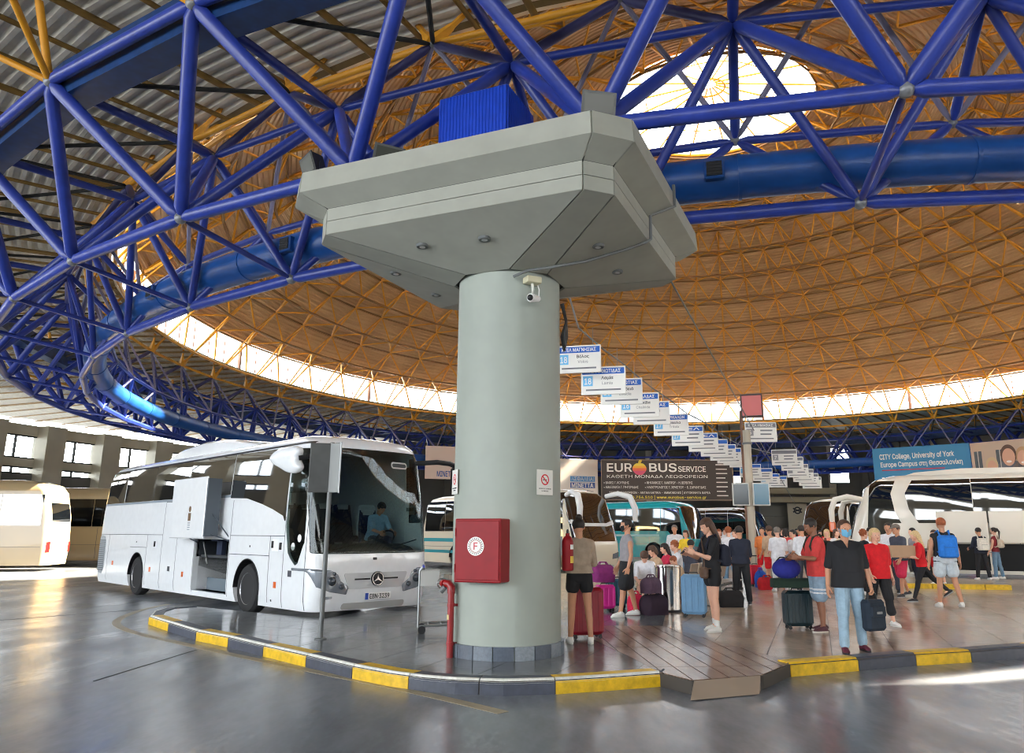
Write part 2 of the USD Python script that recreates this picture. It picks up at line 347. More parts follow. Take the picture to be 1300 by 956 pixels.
# round skylight with its spokes
sk = thing('window_2', 'round white skylight with yellow spokes at the top of the dome', kind='structure')
ZO = dome_pt(0, J)[2]
for i in range(16):
    a, b = i * 22.5 + .5, i * 22.5 + 22
    rr = []
    for dz in (0, .03): rr.append([P(a, 5.75, ZO + .25 + dz), P(b, 5.75, ZO + .25 + dz), P(b, .5, ZO + 1.6 + dz), P(a, .5, ZO + 1.6 + dz)])
    obj('pane', loft(rr), clear, sk, smooth=False)
sp = [(P(i * 22.5, 5.8, ZO + .1), P(i * 22.5, .4, ZO + 1.5), .05) for i in range(16)]
for R_, z_, r_ in ((5.8, ZO + .1, .1), (3.6, ZO + .6, .03), (.9, ZO + 1.3, .06)):
    sp += [(P(i * 11.25, R_, z_), P(i * 11.25 + 11.25, R_, z_), r_) for i in range(32)]
obj('spokes', tubes(sp, 6), yellow, sk, smooth=False, kind='stuff')

# outer annular roof: real corrugated sheet on radial purlins
roof = thing('ceiling', 'grey corrugated metal roof over the outer ring of the hall', kind='structure')
sheet = mat('corrugated_sheet', (214, 210, 198), 0.55, 0.1, var=.16, scale=1.2)
ZR = lambda R: 11.12 - (R - 28.5) * .012
RO = 58.0; prof = []; R_ = 28.55
while R_ < RO:
    prof += [(R_, 0), (R_ + .10, 0), (R_ + .15, .075), (R_ + .25, .075)]; R_ += .30
prof = np.array(prof)
def sheet_sector(k):
    t0, t1 = tc(k), tc(k + 1); v = np.vstack([[P(t, R, ZR(R) + dz) for R, dz in prof] for t in (t0, t1)]); n = len(prof); i = np.arange(n - 1)
    return v, np.vstack([np.c_[i, i + 1, i + n + 1], np.c_[i, i + n + 1, i + n]])
farp, farpl, tops = [], [], []
for k in range(-28, 28):
    mid = P(tc(k + .5), 33, 10.5); px, ok, fw = project(mid)
    v, f = sheet_sector(k); m = (v, f); topm = (v + [0, 0, .012], f[:, ::-1]); tops.append(topm)
    if ok[0] and -500 < px[0, 0] < 1500 and fw[0] < 26: obj('roof_sheet', m, sheet, roof, smooth=False)
    else: farp.append(m)
    for i in range(3):
        t = tc(k) + (tc(k + 1) - tc(k)) * i / 3; a, b = P(t, 28.6, ZR(28.6) - .11), P(t, RO - .1, ZR(RO) - .11); r = .075 if i == 0 else .055
        if ok[0] and -500 < px[0, 0] < 1500 and fw[0] < 26: obj('purlin', tube(a, b, r, 8), ochre, roof, smooth=50)
        else: farpl.append((a, b, r))
obj('roof_cover', join(*tops), mat('roof_cover_white', (225, 225, 220), .6), roof, smooth=False, kind='stuff'); obj('roof_sheets', join(*farp), sheet, roof, smooth=False, kind='stuff'); obj('purlins', tubes(farpl, 5), ochre, roof, smooth=False, kind='stuff')
yb = []
for k in range(-28, 28):
    e = N('E', k)
    yb += [(e, P(tc(k), 33.3, 10.75), .07), (e, P(tc(k - .5), 35.4, 10.7), .06), (e, P(tc(k + .5), 35.4, 10.7), .06)]
    yb += [(P(tc(k), 35.4, 10.68), P(tc(k + 1), 35.4, 10.68), .06), (P(tc(k), 40.5, 10.6), P(tc(k + 1), 40.5, 10.6), .08)]
    yb += [(P(tc(k + .5), 28.45, 11.0), P(tc(k + 1.5), 28.45, 11.0), .075)]
for p, q, r in yb:
    px, ok, fw = project([p, q])
    if ok.all() and fw.min() < 14 and -60 < px[:, 0].max() and px[:, 0].min() < 1300: obj('strut', tube(p, q, r, 10), yellow, roof, smooth=50)
obj('struts', tubes([(p, q, r) for p, q, r in yb if not (project([p, q])[1].all() and project([p, q])[2].min() < 14 and -60 < project([p, q])[0][:, 0].max() and project([p, q])[0][:, 0].min() < 1300)], 6), yellow, roof, smooth=False, kind='stuff')

# outer walls: pillars, upper windows on the left, plain grey bays round the back
wall_m = mat('wall_plaster', (206, 198, 178), 0.7, var=.08, scale=.6); wall_d = mat('wall_grey', (112, 110, 104), 0.7, var=.1, scale=.5)
RW = 46.0
left = thing('wall_left', 'beige wall of deep pillars with two rows of windows', kind='structure')
back = thing('wall_back', 'grey back wall behind the far coaches', kind='structure')
nb = 0
for i in range(60):
    t0 = -150 + i * 3.9; t1 = t0 + 3.9
    if t0 > 84: break
def wall_piece(t0, t1, z0, z1, R0=RW, R1=RW + .3): return prism([P(t0, R0, 0)[:2], P(t1, R0, 0)[:2], P(t1, R1, 0)[:2], P(t0, R1, 0)[:2]], z1 - z0, z0)
for i in range(15):                                    # left: from beside the camera round to the back
    t0 = -61.4 - i * 5.72; t1 = t0 - 5.72
    obj('pillar', wall_piece(t0 - .95, t0 + .95, -.15, 8.6, RW - .9, RW + .3), wall_m, left, smooth=False)
    for z0, z1 in ((-.15, 5.3), (5.78, 6.33), (7.88, 8.6)): obj('wall_band', wall_piece(t1, t0, z0, z1), wall_d if z1 < 5.5 else wall_m, left, smooth=False)
    for z0, z1 in ((5.3, 5.78), (6.33, 7.88)):
        obj('pane', wall_piece(t1 + .95, t0 - .95, z0, z1, RW + .1, RW + .12), clear, left, smooth=False)
        obj('window_frame', join(wall_piece(t1 + .95, t0 - .95, z1 - .08, z1, RW, RW + .15), wall_piece(t1 + .95, t0 - .95, z0, z0 + .08, RW, RW + .15), wall_piece((t0 + t1) / 2 - .05, (t0 + t1) / 2 + .05, z0, z1, RW, RW + .15), wall_piece(t0 - 1.05, t0 - .95, z0, z1, RW, RW + .15)), dark_joint, left, smooth=False)
for i in range(33):
    t0 = -147.2 - i * 4.0; t1 = t0 - 4.0
    obj('wall_bay', wall_piece(t1, t0, -.15, 10.75), wall_d, back, smooth=False)
    obj('pillar', wall_piece(t0 - .4, t0 + .4, -.15, 10.7, RW - .5, RW), wall_m if i % 3 == 0 else wall_d, back, smooth=False)
side = thing('wall_right', 'beige perimeter wall with high windows round the near side of the hall', kind='structure')
for i in range(11, 44):
    t0 = -60 + i * 3.2; t1 = t0 + 3.2; R0 = RO - .8
    obj('wall_band', wall_piece(t0, t1, -.15, 4.6, R0, R0 + .3), wall_m, side, smooth=False)
    obj('wall_band', wall_piece(t0, t1, 7.6, 9.4, R0, R0 + .3), wall_m, side, smooth=False)
    obj('pillar', wall_piece(t0 - .3, t0 + .3, -.15, 9.6, R0 - .6, R0), wall_m, side, smooth=False)
for t0 in (-60, 80.8):
    q = [P(t0 - .1, RW, 0)[:2], P(t0 - .1, RO - .5, 0)[:2], P(t0 + .1, RO - .5, 0)[:2], P(t0 + .1, RW, 0)[:2]]
    obj('end_wall', prism(q, 9.4, -.15), wall_m, side, smooth=False)
# ---------------------------------------------------------------- floor: road, raised platform, kerbs, tiles
ZRD = -.15
er = np.array([.339, .941]); et = np.array([.941, -.339])
def floor_mat(name, c0, c1, rough, rv, scale=.8, streak=True):
    nd = {'g': ('geometry', {}), 'mp': ('mapping', {'scale': (1, .35, 1), 'rotation': (0, 0, .5)}), 'n': ('noise_texture', {'scale': scale, 'detail': 8.0, 'roughness': .65}), 'n2': ('noise_texture', {'scale': 14.0, 'detail': 4.0}),
          'r': ('rgb_ramp', {'ramp': [(0.3, lin(*c0)), (0.7, lin(*c1))]}), 'm': ('map_range', {'from_min': .3, 'from_max': .7, 'to_min': rough - rv, 'to_max': rough + rv}),
          'b': ('bump', {'strength': .06, 'distance': .004}), 'p': ('principled_bsdf', {'specular_ior_level': .5})}
    return usdkit.material(stage, '/World/Looks/' + name, nd, [('g.position', 'mp.vector'), ('mp.vector', 'n.vector'), ('g.position', 'n2.vector'), ('n.fac', 'r.fac'), ('r.color', 'p.base_color'), ('n.fac', 'm.value'), ('m.result', 'p.roughness'), ('n2.fac', 'b.height'), ('b.normal', 'p.normal')], surface='p.BSDF')
road_m = floor_mat('road_surface', (82, 86, 92), (104, 108, 114), .26, .10)
floor = thing('floor', 'dark worn road surface of the bus hall', kind='structure')
obj('road', bx(-80, 100, -40, 130, ZRD - .2, ZRD), road_m, floor, smooth=False)
KOUT = [(192, 783), (217, 790.8), (253.8, 801.8), (293, 809), (340, 820), (391.7, 831.4), (450.8, 845), (500, 854), (540, 859), (580, 862), (640, 864), (705.8, 862), (770, 858), (838.5, 853)]
kerb_pts = np.array([ground(*p)[:2] for p in KOUT])
# the island tip turns round towards the coach
tip = kerb_pts[0]; Fb = np.array([.70, -.714]); Lb = np.array([.714, .70])
tip_back = np.array([ground(*p)[:2] for p in ((245, 770.5), (212, 773), (197, 777.5))])
right_in = np.array([ground(*p)[:2] for p in ((1001.8, 841.6), (1088, 834.6), (1161, 828.5), (1230.7, 824.6), (1297, 819.4))])
dirr = right_in[-1] - right_in[-2]; dirr /= np.linalg.norm(dirr); right_in = np.vstack([right_in, right_in[-1] + dirr * 4, right_in[-1] + dirr * 12 + [0, 2]])
ramp = np.array([ground(*p)[:2] for p in ((880, 863), (968, 856))])
busF = np.array([-2.9, 14.6])                           # by the coach's front corner
plat = Polygon(np.vstack([tip_back, kerb_pts, ramp, right_in, [[24, 24], [13.6, 28.6], [16, 46], [4, 50], [-3.5, 30], [.6, 20.6], [-3.2, 16.9], [-3.9, 14.6]]])).buffer(0)
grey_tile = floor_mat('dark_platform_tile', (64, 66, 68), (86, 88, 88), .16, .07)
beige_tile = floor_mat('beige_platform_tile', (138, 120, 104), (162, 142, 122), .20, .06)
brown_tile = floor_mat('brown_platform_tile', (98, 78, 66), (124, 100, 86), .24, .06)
platf = thing('platform', 'raised passenger platform with glossy tiles, dark beside the column and beige farther in', kind='structure')
nd = {'g': ('geometry', {}), 'mp': ('mapping', {'rotation': (0, 0, math.atan2(et[1], et[0]))}), 'br': ('brick_texture', {'offset': 0.0, 'scale': 1.0, 'brick_width': .8, 'row_height': .8, 'mortar_size': .006, 'color1': lin(150, 133, 115), 'color2': lin(166, 148, 128), 'mortar': lin(84, 72, 62)}), 'p': ('principled_bsdf', {'roughness': .2})}
plat_base = usdkit.material(stage, '/World/Looks/platform_far_tiles', nd, [('g.position', 'mp.vector'), ('mp.vector', 'br.vector'), ('br.color', 'p.base_color')], surface='p.BSDF')
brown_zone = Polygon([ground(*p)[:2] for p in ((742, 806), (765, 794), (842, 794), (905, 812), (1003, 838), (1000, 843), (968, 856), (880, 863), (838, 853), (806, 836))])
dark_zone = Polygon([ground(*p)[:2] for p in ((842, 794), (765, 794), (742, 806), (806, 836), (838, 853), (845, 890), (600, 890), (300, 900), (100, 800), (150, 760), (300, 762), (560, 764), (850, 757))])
grout = mat('tile_grout', (60, 54, 48), .7)
near_zone = Polygon([ground(*p)[:2] for p in ((150, 760), (330, 752), (560, 752), (850, 752), (1300, 752), (1420, 800), (1400, 900), (100, 900))])
obj('tile_bed', prism(plat.intersection(near_zone).buffer(.02), .14, ZRD + .002), grout, platf, smooth=False)
obj('platform_slab', prism(plat.difference(near_zone), .15, ZRD + .001), plat_base, platf, smooth=False)
def tiles(zone, size, m, name, ox=0.0, oy=0.0, gap=.004, rowy=None, et=et, er=er):
    out = []; rowy = rowy or size
    a = np.array(zone.bounds).reshape(2, 2); c = a.mean(0); Rr = np.linalg.norm(a[1] - a[0]) / 2 + 1
    n, n2 = int(Rr / size) + 1, int(Rr / rowy) + 1
    for i in range(-n, n + 1):
        for j in range(-n2, n2 + 1):
            o = c + et * (i * size + ox) + er * (j * rowy + oy)
            q = Polygon([o + et * gap + er * gap, o + et * (size - gap) + er * gap, o + et * (size - gap) + er * (rowy - gap), o + et * gap + er * (rowy - gap)])
            g = q.intersection(zone)
            for h in (getattr(g, 'geoms', [g])):
                if h.geom_type == 'Polygon' and h.area > .003: out.append((h, m, name))
    return out
zn = plat.intersection(near_zone)
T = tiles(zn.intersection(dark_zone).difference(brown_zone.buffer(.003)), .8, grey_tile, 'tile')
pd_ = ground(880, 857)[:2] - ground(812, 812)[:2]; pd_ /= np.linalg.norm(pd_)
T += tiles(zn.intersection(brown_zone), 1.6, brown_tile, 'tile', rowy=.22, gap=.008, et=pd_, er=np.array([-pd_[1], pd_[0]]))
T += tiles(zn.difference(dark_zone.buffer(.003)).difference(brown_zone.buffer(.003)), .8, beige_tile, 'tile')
T.sort(key=lambda g: -g[0].area / np.linalg.norm(np.array(g[0].centroid.coords[0])) ** 3)
for g, m, nme in T[:300]: obj(nme, prism(g, .011, -.011), m, platf, smooth=False)
rest = {}
for g, m, nme in T[300:]: rest.setdefault(m.GetPath().name, (m, []))[1].append(prism(g, .011, -.011))
for m, gs in rest.values(): obj('tiles', join(*gs), m, platf, smooth=False, kind='stuff')
# painted kerb stones
kerb_y = mat('kerb_yellow', (214, 172, 22), .45, var=.25, scale=9); kerb_d = mat('kerb_dark', (58, 62, 74), .45, var=.25, scale=9)
kerb_edge = mat('kerb_worn_edge', (214, 214, 206), .4, var=.2, scale=14)
def offset_in(pts, d):
    t = np.gradient(pts, axis=0); t /= np.linalg.norm(t, axis=1, keepdims=True); return pts + np.c_[-t[:, 1], t[:, 0]] * d
def kerb_run(name, label, pts, marks, cols, w=.2, side=1, edge=True):
    K = thing(name, label, 'kerb'); s = np.r_[0, np.cumsum(np.linalg.norm(np.diff(pts, axis=0), axis=1))]
    inn = offset_in(pts, w * side); out2 = offset_in(pts, -.03 * side)
    for (a, b), cm in zip(zip(marks[:-1], marks[1:]), cols):
        u = np.r_[a + .006, s[(s > a + .05) & (s < b - .05)], b - .006]
        f = lambda A: np.c_[np.interp(u, s, A[:, 0]), np.interp(u, s, A[:, 1])]
        o, i_, o2 = f(pts), f(inn), f(out2); R = []
        for q in range(len(u)): R.append([[*o2[q], ZRD], [*o2[q], -.03], [*(o[q] + (i_[q] - o[q]) * .02), .012], [*i_[q], .012], [*i_[q], ZRD]])
        kb = obj('kerb_stone', loft(R), cm, K, smooth=False)
        if side == 1 and edge:
            E_ = []
            for q in range(len(u)):
                v_ = i_[q] - o[q]; A_, B_ = np.array([*(o2[q] - v_ * .004), -.034]), np.array([*(o[q] + v_ * .16), .0145])
                E_.append([A_, [*(o[q] - v_ * .002), .0135], B_, [*(o[q] + v_ * .1), .002]])
            obj('worn_edge', loft(E_), kerb_edge, kb, smooth=False)
    return K
def arclen(pts, xs):
    s = np.r_[0, np.cumsum(np.linalg.norm(np.diff(pts, axis=0), axis=1))]; px = project(np.c_[pts, pts[:, 0] * 0])[0][:, 0]; return list(np.interp(xs, px, s))
kp = kerb_pts.copy()
mk = arclen(kp, [192, 217, 252.6, 293, 338, 392, 451, 522, 610, 705, 838])
kerb_run('kerb', 'yellow and dark painted kerb curving in front of the grey column', kp, mk, [kerb_y, kerb_d] * 3 + [kerb_y, kerb_d, kerb_d, kerb_y])
tp = np.vstack([tip_back, kp[:1]])
kerb_run('kerb', 'short dark kerb turning round the island tip beside the coach wheels', tp, [0, np.sum(np.linalg.norm(np.diff(tp, axis=0), axis=1))], [kerb_d])
kr = right_in; mk = arclen(kr, [1001.8, 1088, 1161, 1230.7, 1310]); mk += [mk[-1] + 1.1, mk[-1] + 2.2]
kerb_run('kerb', 'yellow and dark painted kerb in front of the walking passengers', kr, mk, [kerb_y, kerb_d, kerb_y, kerb_d, kerb_y, kerb_d], edge=False)
wedge = lambda a, b, c: hull([[*a, .01], [*a, ZRD], [*b, ZRD], [*b, ZRD + .02], [*c, .01], [*c, ZRD]])
p0, p1 = kp[-1], ground(880, 866, ZRD)[:2]; n_ = er * .2
tag(obj('kerb', wedge(p0, p1, p0 + n_), kerb_d, None, smooth=False), 'dark sloping kerb end left of the brown tiled ramp', 'kerb')
p0, p1 = right_in[0], ground(966, 858, ZRD)[:2]
tag(obj('kerb', wedge(p0, p1, p0 + n_), kerb_d, None, smooth=False), 'dark sloping kerb end right of the brown tiled ramp', 'kerb')
lip = np.array([ground(882, 864)[:2], ground(966, 857)[:2]]); tip_m = mat('ramp_lip', (146, 130, 114), .45)
tag(obj('ramp_lip', hull([[*lip[0], 0], [*lip[1], 0], [*(lip[0] - er * .3), ZRD + .01], [*(lip[1] - er * .3), ZRD + .01], [*lip[0], ZRD], [*lip[1], ZRD]]), tip_m, None, smooth=False), 'pale worn lip of the brown tiled ramp down to the road', 'ramp')
yk = np.array([ground(1152, 746)[:2], ground(1286, 748)[:2]]); d_ = (yk[1] - yk[0]) / np.linalg.norm(yk[1] - yk[0]); nn = np.array([-d_[1], d_[0]]) * .35
YK = thing('kerb', 'low yellow kerb by the luggage flap of the white coach with dark windows', 'kerb')
for i in range(4):
    a, b = yk[0] + (yk[1] - yk[0]) * i / 4 + d_ * .01, yk[0] + (yk[1] - yk[0]) * (i + 1) / 4 - d_ * .01
    obj('kerb_stone', prism([a, b, b + nn, a + nn], .13, 0), kerb_y, YK, smooth=False)
# painted guide line and expansion joints on the road
line_m = mat('worn_road_paint', (150, 138, 112), .45, var=.25, scale=8)
gl = np.array([ground(x, y, ZRD)[:2] for x, y in ((215, 768), (180, 775), (152, 786), (146, 794), (165, 803), (200, 811), (250, 822), (300, 833), (360, 845), (420, 857), (480, 869), (560, 886), (640, 905))])
tt = np.linspace(0, len(gl) - 1, 60); gs = np.c_[np.interp(tt, range(len(gl)), gl[:, 0]), np.interp(tt, range(len(gl)), gl[:, 1])]
for _ in range(4): gs[1:-1] = (gs[:-2] + gs[1:-1] * 2 + gs[2:]) / 4
tag(obj('road_line', prism(LineString(gs).buffer(.075, cap_style=2), .003, ZRD), line_m, None, smooth=False), 'worn beige line painted on the road round the island tip', 'road line', kind='structure')
for a, b in (((0, 789), (190, 774)), ((120, 866), (250, 826))):
    p, q = ground(*a, ZRD)[:2], ground(*b, ZRD)[:2]
    obj('floor_joint', prism(LineString([p, q]).buffer(.012, cap_style=2), .003, ZRD), dark_joint, floor, smooth=False)

# ---------------------------------------------------------------- the column and its capital
COL = np.array([-.40, 10.70]); PHI = math.atan2(-.385, .923)        # capital frame: x to the picture's right, -y towards the camera
column = thing('column', 'round pale grey concrete column with a granite tiled foot', 'column', (*COL, 0))
obj('shaft', lathe([(.735, .0), (.735, 5.12)], 64), col_paint, column, smooth=40)
gran = [mat('granite_%s' % n, c, .35, var=.2, scale=30) for n, c in (('light', (128, 136, 144)), ('mid', (100, 108, 118)), ('dark', (72, 80, 92)))]
for i in range(18):
    a = np.linspace(i * 20 + .5, i * 20 + 19.5, 5) * math.pi / 180
    q = [(math.cos(t) * .775, math.sin(t) * .775) for t in a] + [(math.cos(t) * .733, math.sin(t) * .733) for t in a[::-1]]
    obj('tile', prism(q, .165, .001), gran[(i * 7 + i // 3) % 3], column, smooth=False)
cap = thing('column_capital', 'massive faceted grey concrete capital on the round column', 'capital', (*COL, 0), PHI)
def octa(hx, hy, ch): return np.array([(-hx + ch, -hy), (hx - ch, -hy), (hx, -hy + ch), (hx, hy - ch), (hx - ch, hy), (-hx + ch, hy), (-hx, hy - ch), (-hx, -hy + ch)])
HX, HY, CH_ = 2.12, 1.95, .29
lev = [('parapet', [(6.25, .30), (5.96, .32), (5.82, .0)]), ('band', [(5.815, .0), (5.64, .0)]), ('band', [(5.632, .0), (5.45, .0)]), ('soffit_panel', [(5.447, -.004), (5.07, None)])]
def olev(off): return octa(.74, .74, .40) if off is None else octa(HX + off, HY + off, CH_ + off * .3)
COLI = .71
for nm, L in lev:
    for s in range(8):
        O, I = [], []
        for z, off in L:
            o = olev(off); a, b = o[s], o[(s + 1) % 8]; d = (b - a) / np.linalg.norm(b - a); n = np.array([d[1], -d[0]])
            a, b = a + d * .013, b - d * .013; th_ = .06
            O += [(*a, z), (*b, z)]
            if nm == 'soffit_panel': I += [(*(a - n * (0.06 if off is not None else 0)), z + .06), (*(b - n * (0.06 if off is not None else 0)), z + .06)]
            else: I += [(*(a - n * th_), z), (*(b - n * th_), z)]
        m = len(L); v = np.array(O + I); F = []; k = 2 * m
        for i in range(m - 1):
            a, b, c, d = 2 * i, 2 * i + 1, 2 * i + 3, 2 * i + 2
            F += [[a, c, b], [a, d, c], [k + a, k + b, k + c], [k + a, k + c, k + d], [a, k + a, k + d], [a, k + d, d], [b, c, k + c], [b, k + c, k + b]]
        F += [[0, 1, k + 1], [0, k + 1, k], [2 * m - 2, k + 2 * m - 1, 2 * m - 1], [2 * m - 2, k + 2 * m - 2, k + 2 * m - 1]]
        obj(nm, (v, np.array(F)), concrete, cap, smooth=False)
core = [np.c_[olev(.22), np.full(8, 6.18)], np.c_[olev(.24), np.full(8, 5.98)], np.c_[olev(-.03), np.full(8, 5.80)], np.c_[olev(-.025), np.full(8, 5.48)], np.c_[octa(.72, .72, .38), np.full(8, 5.10)]]
obj('core', loft(core[::-1]), dark_joint, cap, smooth=False)
for x, y in ((-.62, -1.45), (.28, -1.4), (1.55, -.55), (1.5, .5), (-1.55, -.65), (-1.5, .45)):
    m_ = max(abs(x) - 0.80, abs(y) - .80) ; fx = (max(abs(x) / HX, abs(y) / HY)); 
    r0 = max((abs(y) - .8) / (HY - .8), (abs(x) - .8) / (HX - .8)); z = 5.07 + (5.447 - 5.07) * r0
    g = obj('downlight', lathe([(.045, -.012), (.075, -.016), (.085, 0), (.085, .02)], 20, (x, y, z)), grey_metal, cap, smooth=False)
    obj('lamp_lens', lathe([(.04, -.017), (.042, -.005)], 16, (x, y, z)), white_paint, g)
# blue bearing housing on the capital, floodlights, cables
hs = thing('bearing_housing', 'blue ribbed sheet steel box standing on the capital', 'housing', (*COL, 6.25), PHI)
rib = []
rib += [tube((-.88 + i * .0545, -.655, .03), (-.88 + i * .0545, -.655, 1.72), .012, 5) for i in range(21)]
rib += [tube((.235, -.62 + i * .06, .03), (.235, -.62 + i * .06, 1.72), .012, 5) for i in range(16)]
housing_blue = mat('housing_blue', (16, 62, 178), .35, var=.1)
obj('casing', bbx(-.92, .235, -.655, .36, 0, 1.75, .03), housing_blue, hs); obj('ribs', join(*rib), housing_blue, hs, kind='stuff')
def floodlight(label, loc, rz, tilt, m):
    t = thing('floodlight', label, 'floodlight', loc, rz)
    obj('lamp_body', move(join(hull([(-.2, -.09, -.13), (.2, -.09, -.13), (.2, -.09, .13), (-.2, -.09, .13), (-.12, .1, -.08), (.12, .1, -.08), (.12, .1, .08), (-.12, .1, .08)]), bx(-.21, .21, -.1, -.085, -.14, .14)), (0, 0, .3), rx=tilt), m, t)
    obj('lamp_lens', move(bx(-.18, .18, -.106, -.1, -.11, .11), (0, 0, .3), rx=tilt), mat('lamp_glass', (66, 68, 62), .25), t)
    obj('bracket', join(tube((-.17, 0, 0), (-.17, 0, .3), .015, 6), tube((.17, 0, 0), (.17, 0, .3), .015, 6), bx(-.2, .2, -.04, .04, 0, .02)), m, t)
    return t
def capw(x, y, z): c, s = math.cos(PHI), math.sin(PHI); return (COL[0] + c * x - s * y, COL[1] + s * x + c * y, z)
floodlight('black floodlight on the rear left end of the capital', capw(-2.15, -1.9, 6.25), PHI - .5, .35, black)
floodlight('grey floodlight beside the blue housing on the capital', capw(-1.05, -1.75, 6.25), PHI + .9, .5, mat('dark_grey_metal', (84, 86, 84), .45))
floodlight('square grey floodlight on the front corner of the capital', capw(1.98, -1.85, 6.25), PHI + .6, .3, mat('dark_grey_metal', (84, 86, 84), .45))
# ---------------------------------------------------------------- coaches
def mani(m):
    v, f = tri(m); return Manifold(trimesh_to(v, f))
def trimesh_to(v, f):
    from manifold3d import Mesh
    return Mesh(vert_properties=np.ascontiguousarray(v, np.float32), tri_verts=np.ascontiguousarray(f, np.uint32))
def outline(xf, xr, hw, rf, rr, bow, n=6, m=8):
    pts = []
    for y in np.linspace(-hw + rf, hw - rf, m): pts.append((xf - bow * (y / hw) ** 2, y))
    xc = xf - bow * ((hw - rf) / hw) ** 2 - rf
    for a in np.linspace(0, math.pi / 2, n + 1)[1:]: pts.append((xc + rf * math.cos(a), hw - rf + rf * math.sin(a)))
    for a in np.linspace(math.pi / 2, math.pi, n + 1): pts.append((xr + rr + rr * math.cos(a), hw - rr + rr * math.sin(a)))
    for a in np.linspace(math.pi, 1.5 * math.pi, n + 1): pts.append((xr + rr + rr * math.cos(a), -hw + rr + rr * math.sin(a)))
    for a in np.linspace(-math.pi / 2, 0, n + 1)[:-1]: pts.append((xc + rf * math.cos(a), -hw + rf + rf * math.sin(a)))
    return np.array(pts)
def coach_body(sl, d=0.0):
    R = []
    for i, (z, xf, xr, hw, rf, rr, bow) in enumerate(sl):
        o = outline(xf + d, xr - d, hw + d, rf, rr, bow); R.append(np.c_[o, np.full(len(o), z + (d if i == len(sl) - 1 else (-d if i == 0 else 0)))])
    return mani(loft(R))
T_SIDE = np.array([[1, 0, 0, 0], [0, 0, 1, 0], [0, 1, 0, 0]], float); T_FRONT = np.array([[0, 0, 1, 0], [1, 0, 0, 0], [0, 1, 0, 0]], float)
from shapely.geometry.polygon import orient
def ccw(q): return np.array(orient(q if hasattr(q, 'exterior') else Polygon(q)).exterior.coords)[:-1]
def rp(pts, r=.04):
    g = Polygon(pts); g = g.buffer(-r, join_style=1).buffer(2 * r, join_style=1).buffer(-r, join_style=1); return [ccw(q) for q in (getattr(g, 'geoms', [g]))]
def side_cut(pts, y0, y1, r=.03):
    t = T_SIDE.copy(); t[1, 3] = y0; return CrossSection(rp(pts, r) if r else [ccw(pts)]).extrude(y1 - y0).transform(t)
def front_cut(pts, x0, x1, r=.03):
    t = T_FRONT.copy(); t[0, 3] = x0; return CrossSection(rp(pts, r) if r else [ccw(pts)]).extrude(x1 - x0).transform(t)
def mbox(*a): return mani(bx(*a))
glass_dark = mat('coach_window_glass', (7, 9, 11), .03, spec=1.0, extra={'ior': 1.75, 'coat_weight': 1.0, 'coat_roughness': .02})
windscreen = pane_mat('coach_windscreen', (.62, .68, .67), .6, .03)
tyre_m = mat('tyre_rubber', (26, 26, 28), .75, bump=.1); rim_m = mat('polished_rim', (196, 198, 200), .18, .9); hub_m = mat('wheel_hub', (120, 122, 126), .3, .7)
seam = mat('panel_seam', (70, 74, 80), .6); chrome = mat('chrome', (210, 210, 212), .08, 1.0); lamp_clear = mat('headlamp_glass', (128, 134, 142), .08, .35, coat=1.0)
orange_l = mat('orange_marker', (214, 96, 30), .3, coat=.5); red_l = mat('tail_lamp', (150, 18, 18), .25, coat=.6)
cabin_m = mat('cabin_grey', (44, 48, 52), .7); cloth_blue = mat('seat_cloth', (38, 48, 70), .85, var=.2, scale=30); cover_w = mat('headrest_cover', (206, 212, 216), .8)
def wheel(t, x, y, r=.52, side=-1, dual=False, name='wheel'):
    w = obj(name, move(lathe([(.30, -.14), (.36, -.155), (.47, -.15), (r - .01, -.10), (r, -.06), (r, .06), (r - .01, .10), (.47, .15), (.36, .155), (.30, .14)], 40), (x, y, r), rx=math.pi / 2), tyre_m, t, smooth=40)
    s = side
    rim = [(.30, -.15), (.315, -.15), (.325, -.145), (.31, -.05), (.29, .02), (.20, .05), (.19, .0), (.0, .0)]
    obj('rim', move(lathe([(a, b) for a, b in rim], 32), (x, y, r), rx=math.pi / 2 * (1 if s < 0 else -1) * -1 if False else (-math.pi / 2 if s > 0 else math.pi / 2)), rim_m, w, smooth=30) if False else None
    v, f = lathe([(0, .02), (.11, .02), (.12, .05), (.15, .045), (.21, .03), (.28, .06), (.30, .13), (.325, .15), (.325, .12), (.30, .0), (0, .0)], 32)
    obj('rim', move((v, f), (x, y, r), rx=math.pi / 2 if s < 0 else -math.pi / 2), rim_m, w, smooth=30)
    nuts = [move(lathe([(.016, 0), (.016, .035), (.008, .045)], 8, (.175 * math.cos(a), .175 * math.sin(a), .04)), (0, 0, 0)) for a in np.arange(10) * math.pi / 5]
    hubm = join(lathe([(.10, .03), (.09, .10), (.06, .13), (.0, .135)], 20), *nuts)
    obj('hub', move(hubm, (x, y, r), rx=math.pi / 2 if s < 0 else -math.pi / 2), hub_m, w, smooth=30)
    return w
